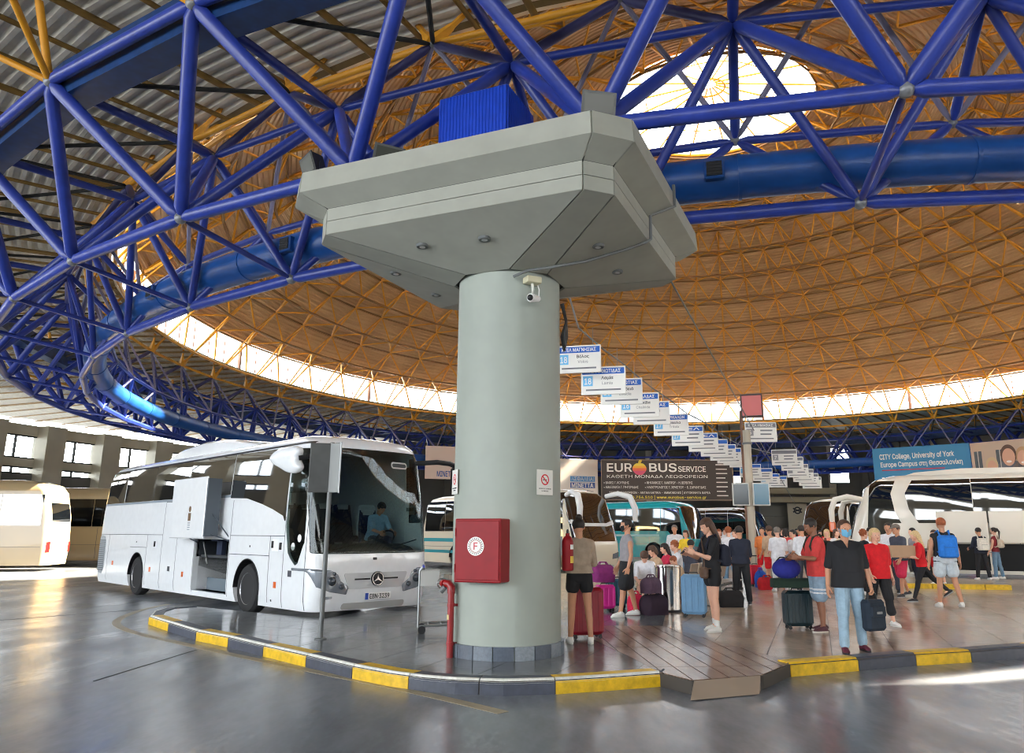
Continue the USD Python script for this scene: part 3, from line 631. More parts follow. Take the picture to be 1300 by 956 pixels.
def coach(name, label, sl, paint, loc, rotz, wheels=(-2.75, -9.3), windows=(), patches=(), cuts=(), cabin=None, group=None, wheel_r=.52):
    t = thing(name, label, 'coach', loc, rotz, group)
    B = coach_body(sl); hw = sl[1][3]; S = {}
    def skin(a, b):
        if (a, b) not in S: S[a, b] = coach_body(sl, b) - coach_body(sl, a)
        return S[a, b]
    body = B
    for x in wheels:
        for s in (-1, 1):
            body = body - Manifold.cylinder(.8, wheel_r + .10, wheel_r + .10, 40).rotate([90, 0, 0]).translate([x, s * (hw - .1) + .4, wheel_r])
    for c in cuts: body = body - c
    if cabin is not None: body = body - (coach_body(sl, -.05) ^ mbox(*cabin))
    obj('body', body, paint, t, smooth=28)
    for x in wheels:
        for s in (-1, 1):
            wheel(t, x, s * (hw - .17), wheel_r, s)
            a = np.linspace(0, math.pi, 17); ro, ri = wheel_r + .105, wheel_r + .085
            ar = Polygon([(x + ro * math.cos(q), wheel_r + ro * math.sin(q)) for q in a] + [(x + ri * math.cos(q), wheel_r + ri * math.sin(q)) for q in a[::-1]])
            v, f = tri(prism(ar, .5)); v = np.c_[v[:, 0], s * (hw - .48) + (v[:, 2] if s > 0 else -v[:, 2]), v[:, 1]]
            obj('wheel_arch', (v, f), black, t, smooth=False)
    for nm, poly, sd in windows:                        # glass set into the skin
        cut = front_cut(poly, -1.9, 1.0) if sd == 'F' else front_cut(poly, sl[0][2] - 1, sl[0][2] + 1.2) if sd == 'B' else side_cut(poly, -2.0, -.5) if sd == 'R' else side_cut(poly, .5, 2.0)
        g = skin(-.012, .006) ^ cut
        if g.num_tri(): obj(nm, g, windscreen if nm.startswith('windscreen') or nm.startswith('door_glass') else glass_dark, t, smooth=28)
    for nm, poly, sd, m_, d in patches:
        cut = front_cut(poly, -1.9, 1.0, .01) if sd == 'F' else front_cut(poly, sl[0][2] - 1, sl[0][2] + 1.2, .01) if sd == 'B' else side_cut(poly, -2.0, -.5, 0) if sd == 'R' else side_cut(poly, .5, 2.0, 0)
        g = skin(-.01, d) ^ cut
        if g.num_tri(): obj(nm, g, m_, t, smooth=28)
    return t
def rect(x0, x1, z0, z1): return [(x0, z0), (x1, z0), (x1, z1), (x0, z1)]
RD = lambda x, y: (x, y, ZRD)
coach_white = mat('coach_white', (226, 229, 232), .16, coat=.6, var=.03)
# --- the white coach beside the column
HWB = 1.375
sl = [(.22, 0, -13.3, 1.33, .32, .2, .07), (.42, .08, -13.4, 1.365, .34, .22, .08), (.95, .11, -13.42, 1.375, .34, .22, .09), (1.32, .08, -13.42, 1.375, .34, .22, .10), (2.3, -.04, -13.40, 1.365, .34, .25, .12),
      (3.2, -.20, -13.25, 1.32, .36, .3, .16), (3.45, -.28, -13.12, 1.285, .38, .35, .18), (3.58, -.42, -12.95, 1.20, .42, .4, .2), (3.66, -.75, -12.6, 1.03, .5, .45, .2), (3.69, -1.4, -12.0, .76, .4, .4, .1)]
S0 = 2.42                                               # measured along the side from the front wheel: x = s - S0
def sx(pts): return [(s - S0, z) for s, z in pts]
flapx = (-3.34 - S0, -1.38 - S0)
band = [(-10.86, 2.54), (-10.72, 2.54), (-10.62, 3.44)]
wins, edges = [], [-10.9, -9.0, -6.6, -4.1, -1.55]
for a, b in zip(edges[:-1], edges[1:]): wins.append(('window_pane', sx(rect(a + .01, b - .01, 2.53, 3.45)), 'R'))
wins.append(('window_pane', sx([(-1.53, 3.45), (-1.53, 2.45), (-.66, 2.42), (.1, 2.28), (.62, 2.16), (1.10, 2.02), (1.22, 1.86), (1.22, 3.42)]), 'R'))
wins.append(('door_glass', sx([(1.27, 3.38), (1.27, 1.80), (1.42, 1.30), (1.52, 1.20), (1.74, 1.06), (1.84, 1.10), (2.02, 1.45), (2.06, 1.50), (2.06, 3.34)]), 'R'))
for a, b in zip(edges[:-1] + [-1.55], edges[1:] + [1.6]): wins.append(('window_pane', sx(rect(a + .01, b - .01, 2.45, 3.45)), 'L'))
wins.append(('window_pane', sx(rect(1.62, 2.05, 1.9, 3.3)), 'L'))
WS = [(-1.345, 1.30), (-1.05, 1.285), (1.05, 1.285), (1.345, 1.30), (1.355, 2.2), (1.32, 3.1), (1.23, 3.38), (-1.23, 3.38), (-1.32, 3.1), (-1.355, 2.2)]
wins.append(('windscreen', WS, 'F')); wins.append(('tail_window', rect(-1.0, 1.0, 2.3, 3.2), 'B'))
pats = []
def seamv(s, z0, z1): pats.append(('panel_seam', sx(rect(s - .009, s + .009, z0, z1)), 'R', seam, .0015))
def seamh(z, s0, s1): pats.append(('panel_seam', sx(rect(s0, s1, z - .007, z + .007)), 'R', seam, .0015))
seamv(-5.53, .27, 2.47); seamv(-4.50, .27, 2.44); seamv(1.24, .24, 2.0); seamv(2.13, .24, 3.3); seamv(-9.95, .3, 1.62); seamv(-6.65, .3, 1.62); seamv(-1.34, .3, 2.4); seamv(.62, .3, 1.62); seamv(-3.36, .3, 1.52)
seamh(1.62, -10.9, -5.53); seamh(1.62, -4.50, -3.36); seamh(1.62, -1.34, 1.24); seamh(2.46, -5.52, -4.51); seamh(1.28, -8.0, -6.65); seamh(1.22, -1.30, .62)
pats.append(('trim_strip', sx(rect(-10.9, -1.55, 2.47, 2.525)), 'R', mat('trim_grey', (118, 130, 140), .4), .004))
pats.append(('roof_edge_panel', sx(rect(-10.9, 1.9, 3.452, 3.50)), 'R', black, .002))
for s, z in ((-9.4, .80), (-6.25, .72), (-3.95, .68), (.95, .66)): pats.append(('side_marker', sx(rect(s - .05, s + .05, z - .06, z + .06)), 'R', orange_l, .012))
for s, z in ((-4.9, .78), (1.55, .90)): pats.append(('latch_plate', sx(rect(s - .07, s + .07, z - .06, z + .06)), 'R', mat('latch_grey', (60, 62, 70), .5), .008))
for s, z in ((-6.05, 1.38), (1.1, 1.42), (.75, 1.45)): pats.append(('door_handle', sx(rect(s - .035, s + .035, z - .07, z + .07)), 'R', black, .02))
for s, z in ((-7.5, 1.42), (-.3, 1.40), (.8, .35)): pats.append(('lock', sx(rect(s - .018, s + .018, z - .02, z + .02)), 'R', black, .008))
pats.append(('notice', sx(rect(.72, 1.0, 1.32, 1.56)), 'R', white_paint, .003))
cuts = [side_cut(sx(rect(-3.34, -1.38, .34, 1.53)), -2, .5, 0), front_cut(WS, -.9, 1.0), side_cut(sx([(1.27, 3.38), (1.27, 1.80), (1.42, 1.30), (1.52, 1.20), (1.74, 1.06), (1.84, 1.10), (2.02, 1.45), (2.06, 1.50), (2.06, 3.34)]), -2, -.8), side_cut(sx(rect(1.62, 2.05, 1.9, 3.3)), .8, 2)]
BF = np.array([.7027, -.7115]); BL = np.array([.7115, .7027]); BW0 = np.array([-5.93, 16.60])          # side plane through the front wheel
b_org = BW0 + BF * S0 + BL * HWB; b_rot = math.atan2(BF[1], BF[0])
bus = coach('coach', 'large white touring coach with its luggage flap open beside the column', sl, coach_white, RD(*b_org), b_rot, wheels=(-.36 - S0, -7.35 - S0), windows=wins, patches=pats, cuts=cuts, cabin=(-6.0, .2, -1.4, 1.4, 1.12, 3.5))
Y_ = -HWB
# luggage hold and raised flap
hold = mat('hold_lining', (34, 40, 46), .7, var=.2)
x0, x1 = flapx
obj('luggage_hold', join(bx(x0 - .03, x1 + .03, .48, .52, .30, 1.56), bx(x0 - .04, x0, -1.24, .5, .30, 1.56), bx(x1, x1 + .04, -1.24, .5, .30, 1.56), bx(x0, x1, -1.24, .5, 1.52, 1.56), bx(x0, x1, -1.24, .5, .28, .34)), hold, bus, smooth=False)
obj('hold_rail', join(bx(x0, x1, -1.0, -.94, .34, .62), bx(x0, x1, -1.262, -1.23, .26, .335)), mat('hold_steel', (110, 122, 132), .4, .4), bus, smooth=False)
obj('luggage_flap', bbx(-3.92 - S0, -1.86 - S0, Y_ - .42, Y_ - .37, 1.55, 2.95, .02), coach_white, bus)
fs = mat('flap_strut', (84, 92, 100), .4, .3)
for p_, q_ in (((-1.95, -.36, 1.7), (-1.42, .03, 1.5)), ((-1.95, -.36, 2.3), (-1.42, .03, 1.55)), ((-3.8, -.36, 1.75), (-3.28, .03, 1.45))): obj('flap_arm', tube((p_[0] - S0, Y_ + p_[1], p_[2]), (q_[0] - S0, Y_ + q_[1], q_[2]), .014, 6), fs, bus)
obj('flap_side', bx(-1.86 - S0, -1.80 - S0, Y_ - .41, Y_ - .1, 1.6, 2.9), fs, bus, smooth=False)
sb_ = mat('sticker_brown', (104, 78, 52), .5)
obj('sticker', upright(lathe([(.07, 0), (.07, .003)], 20), (-2.72 - S0, Y_ - .421, 2.22)), sb_, bus, smooth=False); obj('sticker', upright(prism(sbox(-.08, -.09, .08, .09), .003), (-2.72 - S0, Y_ - .421, 2.04)), sb_, bus, smooth=False)
for dz in (.0, .05, .1, .15): obj('sticker_line', upright(prism(sbox(-.07, 0, .07, .02), .003), (-2.72 - S0, Y_ - .421, 1.74 + dz)), mat('sticker_grey', (130, 140, 150), .5), bus, smooth=False)
obj('gas_strut', tube((x0 + .1, -1.2, 1.45), (x0 + .55, -1.24, .95), .02, 8), steel, bus)
# roof unit, mirrors, grille
ac = []
for xx, hw_, z_ in ((-10.2, .5, 3.67), (-9.6, .85, 3.84), (-8.6, .95, 3.98), (-7.0, 1.0, 4.05), (-6.2, .98, 4.03), (-5.3, .92, 3.98), (-4.3, .8, 3.84), (-3.8, .6, 3.70)):
    ac.append([(xx, -hw_, 3.5), (xx, hw_, 3.5), (xx, hw_ * .98, z_ - .12), (xx, hw_ * .82, z_ - .02), (xx, 0, z_), (xx, -hw_ * .82, z_ - .02), (xx, -hw_ * .98, z_ - .12)])
obj('roof_unit', loft(ac), coach_white, bus, smooth=40)
gr = [(-10.88, 1.50), (-10.70, 1.60), (-10.35, 1.56), (-10.22, 1.4), (-10.22, .62), (-10.4, .46), (-10.75, .5), (-10.86, .62)]
Bd = coach_body(sl, .006) - coach_body(sl, -.01)
gv = obj('vent_grille', (coach_body(sl, .006) - coach_body(sl, -.01)) ^ side_cut(sx(gr), -2, -.5, .05), mat('vent_grey', (150, 156, 160), .5), bus, smooth=28)
obj('vent_slats', join(*[bx(-10.82 - S0, -10.28 - S0, Y_ - .012, Y_ + .01, .56 + i * .058, .585 + i * .058) for i in range(16)]), mat('vent_slat_grey', (96, 100, 104), .6), gv, smooth=False, kind='stuff')
mir = np.array([(1.98, 3.36), (1.5, 3.40), (.95, 3.33), (.74, 3.2), (.9, 3.07), (1.3, 2.95), (1.62, 2.84), (1.95, 2.82), (2.14, 2.92), (2.02, 3.04), (1.96, 3.12), (2.06, 3.26)])
for _ in range(3):
    nx = np.roll(mir, -1, 0); mir = np.stack([mir * .75 + nx * .25, mir * .25 + nx * .75], 1).reshape(-1, 2)
mc = mir.mean(0)
obj('wing_mirror', loft([np.c_[mc[0] + (mir[:, 0] - mc[0]) * k_ - S0, np.full(len(mir), Y_ - .1 - d_), mc[1] + (mir[:, 1] - mc[1]) * k_] for d_, k_ in ((.20, .55), (.19, .8), (.15, .95), (.09, 1.0), (.03, .96), (0, .85))][::-1]), coach_white, bus, smooth=50)
obj('mirror_arm', join(tube((2.1 - S0, Y_ + .1, 3.18), (1.98 - S0, Y_ - .2, 3.12), .05, 10)), black, bus)
obj('mirror_arm', join(sweep([(-.35, 1.15, 3.18), (.05, 1.45, 3.2), (.12, 1.75, 3.18), (.12, 2.05, 3.1)], .055, 10), bbx(-.02, .16, 1.85, 2.14, 2.55, 3.12, .05)), black, bus)
hl = [(-1.40, 1.02), (-1.0, .98), (-.86, .9), (-.80, .78), (-.62, .66), (-.66, .52), (-1.0, .58), (-1.25, .68)]
for s in (-1, 1):
    hp = obj('headlamp', (coach_body(sl, .012) - coach_body(sl, -.02)) ^ front_cut([(-s * y, z) for y, z in hl], -.8, .6, .02), lamp_clear, bus, smooth=30)
    for y, z, r in ((-.98, .78, .085), (-.78, .67, .05), (-.94, .92, .035)): obj('lens', move(lathe([(r, 0), (r * .98, .03), (r * .6, .05), (.0, .055)], 20), (.108 - .088 * (y / 1.375) ** 2, s * -y if s > 0 else y, z), ry=math.pi / 2), mat('lens_dark', (52, 58, 66), .05, .4, coat=1), hp)
pf = lambda poly, m_, d, nm, r=.01: obj(nm, (coach_body(sl, d) - coach_body(sl, -.012)) ^ front_cut(poly, -.6, .6, r), m_, bus, smooth=28)
pf([(-.62, .62), (.62, .62), (.74, .92), (-.74, .92)], mat('grille_panel', (196, 198, 200), .25, coat=.5), .012, 'grille_panel', .03)
pf(rect(-.50, -.16, .785, .815), black, .02, 'grille_slot'); pf(rect(.16, .50, .785, .815), black, .02, 'grille_slot')
pf([(-.62, .965), (.62, .965), (.62, .978), (-.62, .978)], seam, .003, 'panel_seam')
pf([(-.9, .46), (.9, .46), (.9, .472), (-.9, .472)], seam, .003, 'panel_seam')
pf(rect(-.72, .72, .235, .36), mat('bumper_grey', (176, 176, 174), .3), .012, 'bumper_panel', .05)
bd = obj('badge', move(join(lathe([(.14, 0), (.14, .03), (.0, .032)], 32)), (.115, 0, .80), ry=math.pi / 2), black, bus)
star = [];
for a in range(3):
    th0 = math.pi / 2 + a * 2 * math.pi / 3
    star.append(Polygon([(math.cos(th0) * .115, math.sin(th0) * .115), (math.cos(th0 + 1.05) * .02, math.sin(th0 + 1.05) * .02), (0, 0), (math.cos(th0 - 1.05) * .02, math.sin(th0 - 1.05) * .02)]))
from shapely import union_all
def on_front(m, x, y, z):                               # xy drawing -> on the nose, readable from in front
    v, f = tri(m); return np.c_[v[:, 2], v[:, 0], v[:, 1]] + [x, y, z], f
obj('star', on_front(prism(union_all(star + [Polygon([(math.cos(q) * .13, math.sin(q) * .13) for q in np.linspace(0, 6.28, 33)[:-1]], [[(math.cos(q) * .115, math.sin(q) * .115) for q in np.linspace(0, 6.28, 33)[:-1]]])]), .012), .142, 0, .80), chrome, bd, smooth=False)
pl = obj('number_plate', move(bbx(0, .02, -.30, .30, 0, .13, .005), (.112, .03, .405)), white_paint, bus)
obj('plate_band', bx(.131, .135, -.30 + .03, -.225 + .03, .408, .532), mat('plate_blue', (30, 70, 170), .4), pl, smooth=False)
obj('plate_text', on_front(fit_text('EBN·3239', .085, .46, .003, True, 'c'), .132, .065, .425), black, pl, smooth=False)
pf(rect(-.10, -.02, 1.16, 1.21), black, .02, 'washer_nozzle'); 
pf([(-1.16, .44), (-.95, .46), (-.95, .50), (-1.16, .5)], lamp_clear, .012, 'fog_lamp')
for y0, y1, z1 in ((-.95, -.1, 1.33), (.2, 1.05, 1.36)): obj('wiper', join(tube((.06 - .1 * y0 ** 2, y0, 1.36), (.04 - .1 * y1 ** 2, y1, 1.55), .012, 6)), black, bus)
pf([(.42, 3.02), (.85, 3.02), (.85, 3.16), (.42, 3.16)], mat('screen_sticker', (190, 190, 186), .5), .008, 'windscreen_sticker', .06)
pf([(.45, 3.05), (.82, 3.05), (.82, 3.13), (.45, 3.13)], mat('sticker_dark', (42, 44, 46), .5), .010, 'windscreen_sticker', .035)
for s_, z_ in ((1.62, 1.42), (1.86, 1.58)): obj('door_sticker', upright(lathe([(.075, 0), (.075, .003)], 20), (s_ - S0, Y_ - .002, z_)), white_paint, bus, smooth=False)
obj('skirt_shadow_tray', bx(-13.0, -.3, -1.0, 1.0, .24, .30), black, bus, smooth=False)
# cabin: floor, dashboard, seats, steering wheel
obj('cabin_floor', bx(-6.0, -.35, -1.2, 1.2, 1.10, 1.16), cabin_m, bus, smooth=False)
obj('dashboard', loft([[(-.30, y, 1.16), (-.16, y, 1.30), (-.35, y, 1.40), (-.75, y, 1.46), (-.85, y, 1.40), (-.8, y, 1.16)] for y in (-1.15, 0, 1.1)]), cabin_m, bus, smooth=40)
obj('steering_wheel', move(sweep([(.22 * math.cos(a), .22 * math.sin(a), 0) for a in np.linspace(0, 2 * math.pi, 25)[:-1]], .018, 8, True), (-.88, .80, 1.56), ry=-.9), black, bus)
obj('bulkhead', bx(-6.05, -6.0, -1.2, 1.2, 1.12, 3.4), cabin_m, bus, smooth=False)
def coach_seat(x, y, z=1.16):
    st = obj('passenger_seat', join(bbx(x - .45, x + .02, y - .23, y + .23, z + .32, z + .46, .05), hull([(x - .5, y - .23, z + .4), (x - .5, y + .23, z + .4), (x - .38, y - .23, z + .4), (x - .38, y + .23, z + .4), (x - .66, y - .2, z + 1.15), (x - .66, y + .2, z + 1.15), (x - .56, y - .2, z + 1.18), (x - .56, y + .2, z + 1.18)]), bx(x - .4, x - .1, y - .05, y + .05, z - .02, z + .35)), cloth_blue, bus)
    obj('headrest_cover', bbx(x - .67, x - .535, y - .16, y + .16, z + .9, z + 1.2, .03), cover_w, st)
coach_seat(-1.05, .80, 1.0); obj('headrest_cover', bbx(-1.74, -1.60, .58, 1.02, 1.6, 2.3, .05), cover_w, bus)
for r in range(4):
    for y in (-.95, -.47, .47, .95): coach_seat(-2.4 - r * .85, y)
# --- further coaches
def plain_coach(name, label, paint, loc, rotz, L=12.0, H=3.55, hw=1.27, glass_z=(1.75, 3.2), swoop=True, extra=(), slope=.35, group=None, belt=None):
    k = H / 3.69
    s2 = [(.25, 0, -L, hw - .04, .35, .2, .10), (.9, .08, -L - .05, hw, .4, .22, .12), (1.25, .06, -L - .05, hw, .4, .22, .13), (2.2 * k, -.12 - slope * .3, -L, hw - .01, .42, .25, .16), (3.2 * k, -.3 - slope, -L + .2, hw - .05, .45, .3, .2),
          (3.5 * k, -.6 - slope * 1.3, -L + .4, hw - .14, .5, .4, .22), (3.65 * k, -1.1 - slope * 1.5, -L + .9, hw - .4, .5, .45, .2), (3.69 * k, -1.9 - slope, -L + 1.4, .6, .35, .4, .1)]
    z0, z1 = glass_z; w = []; xs = np.linspace(-L + .3, -2.2, 6)
    for sd in 'RL':
        for a, b in zip(xs[:-1], xs[1:]): w.append(('window_pane', rect(a + .012, b - .012, z0, z1), sd))
        w.append(('window_pane', [(-2.18, z1), (-2.18, z0), (-1.7, z0), (-1.35, z0 - .45), (-.75, z0 - .5), (-.62 - slope, z1)], sd))
    w.append(('screen_glass', [(-1.22, 1.35), (1.22, 1.35), (1.2, 2.4), (1.1, z1 + .12), (-1.1, z1 + .12), (-1.2, 2.4)], 'F'))
    w.append(('tail_window', rect(-.95, .95, 2.15, 2.95), 'B'))
    p = [('headlamp', [(s * 1.15, .95), (s * .7, .85), (s * .7, .65), (s * 1.18, .7)][::s], 'F', lamp_clear, .012) for s in (1, -1)]
    p += [('bumper', rect(-.8, .8, .28, .42), 'F', mat('bumper_grey', (176, 176, 174), .3), .01), ('number_plate', rect(-.26, .26, .46, .58), 'F', white_paint, .015), ('tail_lamp', rect(.95, 1.2, .8, 1.25), 'B', red_l, .015), ('tail_lamp', rect(-1.2, -.95, .8, 1.25), 'B', red_l, .015), ('engine_grille', rect(-.75, .75, .7, 1.1), 'B', seam, .005), ('number_plate', rect(-.3, .3, .5, .62), 'B', white_paint, .012)]
    for sd in 'RL': p += [('panel_seam', rect(a - .01, a + .01, .35, z0 - .05), sd, seam, .002) for a in (-L * .25, -L * .42, -L * .55, -L * .66)] + [('skirt_line', rect(-L + .2, -.5, 1.02, 1.035), sd, seam, .002)]
    p += list(extra)
    return coach(name, label, s2, paint, loc, rotz, (-2.7, -L + 3.3), w, p, group=group)
cream = mat('coach_cream', (166, 146, 112), .22, coat=.5); teal = mat('coach_teal', (24, 148, 156), .2, coat=.5); ivory = mat('coach_ivory', (226, 220, 206), .2, coat=.5)
teal_str = mat('stripe_teal', (60, 150, 160), .25); dark_flap = mat('hold_dark', (20, 20, 20), .8)
ang = lambda x, y: math.atan2(y, x)
# white coach on the right, luggage flaps lifted
h = np.array([-.882, .471]); nose = np.array([12.95, 32.1])
ex = [('white_hoop', [(-2.5, 3.72), (-1.9, 3.72), (-1.7, 3.2), (-1.8, 2.5), (-2.0, 2.06), (-2.6, 2.06), (-2.3, 2.6), (-2.2, 3.2)], 'L', ivory, .012)]
ex += [('luggage_opening', rect(-4.8 - i * 1.7, -3.18 - i * 1.7, .38, 1.32), 'L', dark_flap, .003) for i in range(0, 5)]
rc = plain_coach('coach', 'white coach with a wide dark window band and lifted luggage flaps behind the walking passengers', ivory, RD(*nose), ang(*h), L=13.8, H=3.95, hw=1.4, glass_z=(2.08, 3.7), extra=ex)
for i in range(5): obj('luggage_flap', bbx(-4.85 - i * 1.7, -3.2 - i * 1.7, 1.60, 1.64, 1.36, 2.5, .02), ivory, rc)
acr = [[(x, -w_, 3.7), (x, w_, 3.7), (x, w_ * .9, z_ - .05), (x, 0, z_), (x, -w_ * .9, z_ - .05)] for x, w_, z_ in ((-1.9, .4, 3.9), (-2.6, .85, 4.08), (-4.2, .95, 4.18), (-6.4, .9, 4.16), (-7.0, .6, 3.92))]
obj('roof_unit', loft(acr), ivory, rc, smooth=40)
obj('mirror_arm', sweep([(-.7, 1.15, 3.0), (-.1, 1.3, 3.12), (.35, 1.45, 3.0), (.5, 1.5, 2.6), (.5, 1.5, 2.1)], [.09, .11, .12, .12, .1], 12), ivory, rc, smooth=40)
obj('mirror_arm', sweep([(-.7, -1.15, 3.0), (-.1, -1.3, 3.12), (.35, -1.45, 3.0), (.5, -1.5, 2.6), (.5, -1.5, 2.1)], [.09, .11, .12, .12, .1], 12), ivory, rc, smooth=40)
obj('mirror_back', bbx(.38, .62, 1.38, 1.62, 1.75, 2.15, .05), orange_l, rc)
# cream coach with teal stripes behind the column
c4 = plain_coach('coach', 'cream coach with white curved mirror arms and teal stripes half hidden by the column', mat('coach_cream_light', (222, 212, 190), .2, coat=.5), RD(2.55, 31.6), ang(.62, -.785), L=12.0, H=3.5, slope=.25,
    extra=[('stripe', [(-11.8, 1.25), (-7, 1.25), (-4, .95), (-4, 1.05), (-7, 1.42), (-11.8, 1.42)], 'R', teal_str, .003), ('stripe', rect(-11.8, -5.0, .72, .86), 'R', teal_str, .003), ('brow', [(-1.2, 2.05), (-.6, 1.95), (.6, 1.95), (1.2, 2.05), (1.15, 2.22), (.6, 2.08), (-.6, 2.08), (-1.15, 2.22)], 'F', white_paint, .02)])
for s in (-1, 1): obj('mirror_arm', sweep([(-.75, s * 1.1, 3.2), (-.2, s * 1.28, 3.3), (.35, s * 1.45, 3.15), (.55, s * 1.52, 2.7), (.55, s * 1.52, 2.15)], [.09, .11, .13, .13, .1], 12), white_paint, c4, smooth=40)
plain_coach('coach', 'teal coach parked behind the seated passengers', teal, RD(10.0, 46.6), ang(.79, -.61), L=12.0, H=3.6, glass_z=(1.8, 3.15),
    extra=[('stripe', rect(-9.5, -2.3, 1.48, 1.60), 'R', mat('stripe_pale', (150, 206, 206), .3), .003)])
plain_coach('coach', 'white coach with dark windows between the teal coach and the monitor post', white_paint, RD(15.4, 52.0), ang(.75, -.66), L=11.0, H=3.4, extra=[('stripe', [(-9, 1.3), (-4, 1.6), (-4, 1.45), (-9, 1.05)], 'R', mat('stripe_green', (40, 150, 130), .3), .003)])
plain_coach('coach', 'distant white coach beyond the crowd under the far signs', white_paint, RD(14.2, 61), ang(.75, -.66), L=11.0, H=3.4)
plain_coach('coach', 'white coach in the far bay between the crowd and the coach with lifted flaps', ivory, RD(14.5, 40.0), ang(-.75, -.66), L=11.5, H=3.5, extra=[('stripe', rect(-1.1, 1.1, 1.05, 1.2), 'F', orange_l, .01)])
# cream coaches in front of the windows on the left
plain_coach('coach', 'cream coach at the left edge showing its sunlit rear end', cream, RD(-32.5, 33.6), ang(-.985, -.17), L=11.0, H=3.95, glass_z=(1.95, 3.3))
plain_coach('coach', 'cream coach seen side-on behind the rear of the other cream coach', cream, RD(-34.0, 40.5), ang(-.985, -.1), L=17.0, H=3.95, glass_z=(1.95, 3.35))
# ---------------------------------------------------------------- fittings on the column, signs, banners
def at(px, py, Y):                                      # point at depth Y seen at a picture position: where a measured thing stands
    u, v = (px - PPX) / FPX, (PPY - py) / FPX; d = np.array([u, _c - v * _s, _s + v * _c]); return d * Y / d[1] + [0, 0, CAM_Z]
red = mat('fire_red', (136, 6, 18), .45, var=.08, spec=.3); red_pipe = mat('pipe_red', (136, 6, 14), .38, coat=.2)
sign_w = mat('sign_white', (226, 224, 218), .45); ink = mat('ink_dark', (38, 38, 44), .6); sign_blue = mat('sign_blue', (34, 92, 180), .45); num_blue = mat('number_blue', (106, 178, 222), .45); ink_grey = mat('ink_grey', (120, 120, 124), .6)
def on_col(alpha, r, z=0.0):                            # frame on the column: angle from the camera side, towards the picture's right
    return (COL[0] + math.sin(alpha) * r, COL[1] - math.cos(alpha) * r, z), alpha
loc, rz = on_col(math.radians(-21), .70, .94)
fc_ = thing('fire_hose_cabinet', 'red fire hose cabinet with a round letter sticker on the grey column', 'fire cabinet', loc, rz)
obj('cabinet_body', bbx(-.32, .32, -.24, .05, 0, .78, .012), red, fc_)
dr = obj('door', bbx(-.295, .30, -.252, -.238, .03, .75, .008), red, fc_)
obj('hinge', tube((-.305, -.25, .56), (-.305, -.25, .66), .008, 8), red, dr); obj('hinge', tube((-.305, -.25, .12), (-.305, -.25, .22), .008, 8), red, dr)
ring = lambda r0, r1, n=40: Polygon([(r1 * math.cos(a), r1 * math.sin(a)) for a in np.linspace(0, 2 * math.pi, n + 1)[:-1]], [[(r0 * math.cos(a), r0 * math.sin(a)) for a in np.linspace(0, 2 * math.pi, n + 1)[:-1]]] if r0 else [])
st = obj('sticker', upright(prism(ring(0, .115), .002), (-.02, -.252, .44)), sign_w, fc_, smooth=False)
obj('sticker_ring', upright(prism(ring(.072, .078), .002), (-.02, -.254, .44)), red, st, smooth=False)
obj('sticker_letter', upright(text('F', .085, .002, True, 'c'), (-.02, -.254, .40)), mat('sticker_pink', (200, 90, 96), .5), st, smooth=False)
dots = [upright(prism(affinity.rotate(sbox(-.006, -.009, .006, .009), math.degrees(a) - 90, origin=(0, 0)), .002), (-.02 + .094 * math.cos(a), -.254, .44 + .094 * math.sin(a))) for a in np.linspace(0, 2 * math.pi, 23)[:-1]]
obj('sticker_print', join(*dots), ink_grey, st, smooth=False, kind='stuff')
loc, rz = on_col(math.radians(-57), .83)
hy = thing('dry_riser', 'red standing fire pipe with a valve beside the column foot', 'fire pipe', loc, rz)
obj('pipe', tube((0, 0, 0), (0, 0, .82), .042, 16), red_pipe, hy); obj('elbow', sweep([(0, 0, .78), (0, 0, .86), (-.03, -.02, .90), (-.09, -.05, .90)], [.05, .052, .05, .045], 14), red_pipe, hy)
vw = obj('valve', join(move(lathe([(.05, 0), (.05, .04), (.035, .06), (.035, .09)], 16), (-.09, -.05, .90), ry=-math.pi / 2)), red_pipe, hy)
obj('valve_wheel', join(sweep([(-.19, -.05 + .06 * math.cos(a), .90 + .06 * math.sin(a)) for a in np.linspace(0, 2 * math.pi, 17)[:-1]], .009, 6, True), tube((-.19, -.11, .9), (-.19, .01, .9), .007, 6), tube((-.19, -.05, .84), (-.19, -.05, .96), .007, 6)), steel, vw)
obj('outlet', tube((-.06, -.06, .86), (-.10, -.10, .80), .035, 12), grey_metal, hy); obj('label', bx(-.02, .03, -.045, -.0425, .46, .52), mat('label_cream', (214, 196, 140), .5), hy, smooth=False)
for z in (.15, .62): obj('pipe_clamp', join(tube((0, 0, z), (0, 0, z + .04), .05, 14), bx(-.01, .01, 0, .10, z, z + .03)), red_pipe, hy)
def no_smoking(label, alpha, z, w=.29, h=.33):
    loc, rz = on_col(alpha, .742, z); s = thing('no_smoking_sign', label, 'sign', loc, rz)
    obj('plate', bbx(-w / 2, w / 2, -.012, -.004, 0, h, .003), sign_w, s)
    obj('red_ring', upright(prism(union_all([ring(.055, .072), affinity.rotate(sbox(-.06, -.008, .06, .008), -45)]), .002), (0, -.012, .20)), mat('sign_red', (206, 36, 50), .5), s, smooth=False)
    obj('cigarette', upright(prism(sbox(-.04, -.008, .035, .004), .0015), (0, -.012, .20)), ink, s, smooth=False)
    obj('sign_text', upright(fit_text('ΑΠΑΓΟΡΕΥΕΤΑΙ ΤΟ ΚΑΠΝΙΣΜΑ', .014, .22, .0015, False, 'c'), (0, -.012, .075)), ink, s, smooth=False)
    obj('sign_text', upright(fit_text('NO SMOKING', .014, .12, .0015, False, 'c'), (0, -.012, .045)), ink, s, smooth=False)
no_smoking('white no smoking sign on the front of the column', math.radians(43), 2.03)
no_smoking('white no smoking sign seen edge-on at the left side of the column', math.radians(-70), 2.05)
